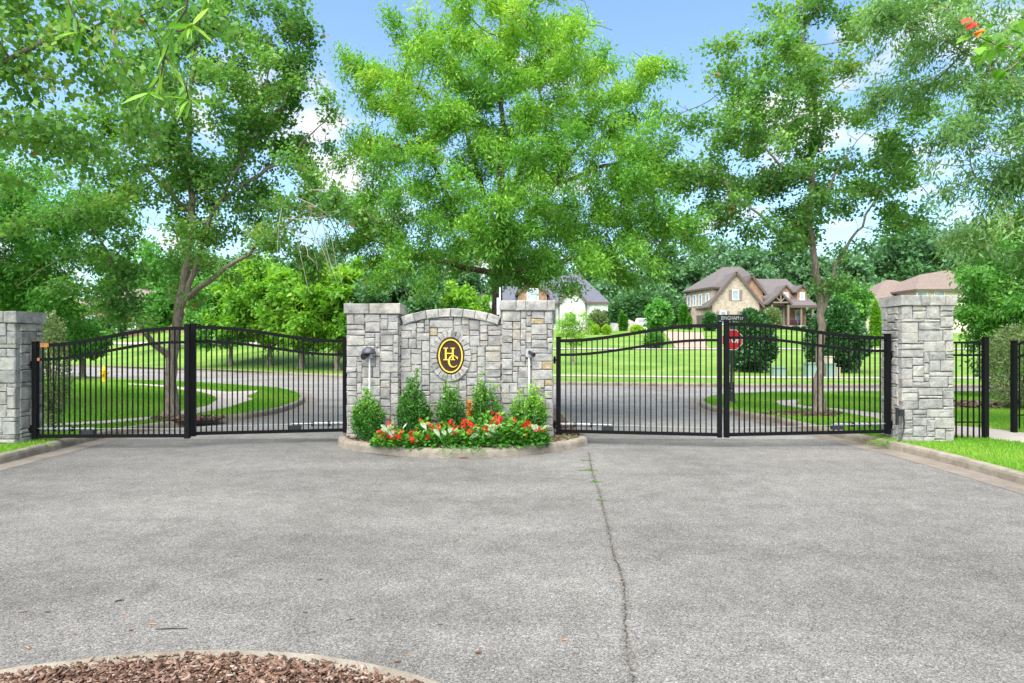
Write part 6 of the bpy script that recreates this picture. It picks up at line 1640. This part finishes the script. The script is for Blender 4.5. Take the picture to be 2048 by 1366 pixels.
# maple spray at the top right with turning leaves
mp0 = (8.6, 5.4, VZ)
mt = thing('maple_tree', 'maple spray with red and orange leaves at the top right corner', 'tree', mp0)
mb = MB(); mb.tube([mp0, (8.6, 5.4, 2), (8.55, 5.4, 4), (8.5, 5.45, 6)], [0.16, 0.13, 0.11, 0.07], 10, cap=False)
Ym = 5.6; spray = [V(2300, 40, Ym), V(2180, 80, Ym), V(2060, 95, Ym), V(2000, 93, Ym), V(1960, 75, Ym), V(1945, 55, Ym)]
mb.tube([(8.55, 5.4, 3.9), (7.6, 5.5, 4.4)] + spray[:1], [0.05, 0.035, 0.02], 7, cap=False); mb.build('trunk', M['bark'], mt, smooth=True, world=True)
mb = MB(); mb.tube(spray, [0.02, 0.014, 0.009, 0.006, 0.004, 0.003], 6, cap=False)
side_s = [[V(2060, 95, Ym), V(2030, 130, Ym - .1), V(1995, 150, Ym - .1)], [V(2000, 93, Ym), V(1975, 108, Ym - .05), V(1945, 105, Ym - .1)], [V(2180, 80, Ym), V(2090, 160, Ym - .2), V(2040, 185, Ym - .2)], [V(2120, 85, Ym), V(2060, 60, Ym + .1), V(2010, 55, Ym + .1)]]
for s_ in side_s: mb.tube(s_, [0.008, 0.005, 0.003], 5, cap=False)
mb.build('twig', M['bark'], mt, world=True)
mgreen = leaf_set(lambda: maple_leaf_mesh(0.105), M['lime_leaf'], (0.1, 0.25, 0.4, 0.6)); mred = leaf_set(lambda: maple_leaf_mesh(0.105), M['red_leaf'], (0.1, 0.3, 0.9))
for s_ in side_s + [spray[1:]]:
    for a, b in zip(s_, s_[1:]):
        a, b = Vector(a), Vector(b)
        for j in range(7):
            p = a.lerp(b, rl.random()) + Vector((rl.uniform(-.05, .05), rl.uniform(-.08, .08), rl.uniform(-.05, .05))); put_leaf(mt, rl.choice(mgreen), p, (rl.uniform(-1, .6), rl.uniform(-.8, .5), rl.uniform(-1.0, -.1)), rl.uniform(-.8, .8), rl.uniform(0.7, 1.1))
for px_, py_, k_ in ((1945, 45, 0), (1938, 36, 1), (1950, 50, 0), (1958, 60, 2), (1962, 62, 2)):
    put_leaf(mt, mred[k_], V(px_, py_, Ym - .02), (rl.uniform(-1, .2), -.3, rl.uniform(-.9, -.2)), rl.uniform(-.6, .6), 1.0)

# ================================================================ LITTER ON THE DRIVE
def litter(name, label, px, py, L, w, yaw, mat, bend=0.0, group=None, cat='litter'):
    x, y = G(px, py); t = MB(); dx, dy = math.cos(yaw) * L / 2, math.sin(yaw) * L / 2
    t.tube([(-dx, -dy, w), (-dy * bend, dx * bend, w * 1.3), (dx, dy, w * 1.1)], [w * 0.6, w, w * 0.5], 6)
    o = t.build(name, mat); o.location = (x, y, 0.001); tag(o, label, cat, group)
M['litter_brown'] = plain('litter_brown', (0.15, 0.075, 0.04), 0.9, var=0.3, scale=40); M['litter_orange'] = plain('litter_orange', (0.40, 0.19, 0.07), 0.9, var=0.3, scale=40); M['litter_dark'] = plain('litter_dark', (0.05, 0.038, 0.03), 0.9, var=0.3, scale=40)
litter('fallen_twig', 'long thin twig lying on the asphalt behind the near island', 343, 1259, 0.21, 0.0045, 0.05, M['litter_dark'], 0.03, cat='twig')
litter('fallen_twig', 'small dark forked twig on the asphalt left of centre', 238, 1203, 0.06, 0.006, 0.5, M['litter_dark'], 0.1, cat='twig')
litter('bark_chunk', 'brown bark chunk on the asphalt right of the near island', 957, 1308, 0.045, 0.011, 0.1, M['litter_brown'], cat='bark')
litter('dead_leaf', 'brown curled dead leaf on the asphalt before the island kerb', 928, 917, 0.16, 0.012, 0.05, M['litter_brown'], 0.1, cat='leaf')
rq = random.Random(2)
for px_, py_ in ((55, 1297), (262, 1262), (150, 1270), (95, 1225), (255, 1232), (305, 1250), (820, 1312), (610, 1226), (795, 1325), (700, 1240), (470, 1113), (47, 1225), (1130, 1282), (640, 1160), (880, 1250), (1240, 1160), (1440, 1190), (300, 1345)):
    litter('wood_chip', 'small wood chip scattered on the asphalt of the drive', px_, py_, rq.uniform(0.025, 0.055), rq.uniform(0.003, 0.006), rq.uniform(-.6, .6), rq.choice([M['litter_orange'], M['litter_brown']]), rq.uniform(-.1, .1), 'loose chips on the drive', 'wood chip')
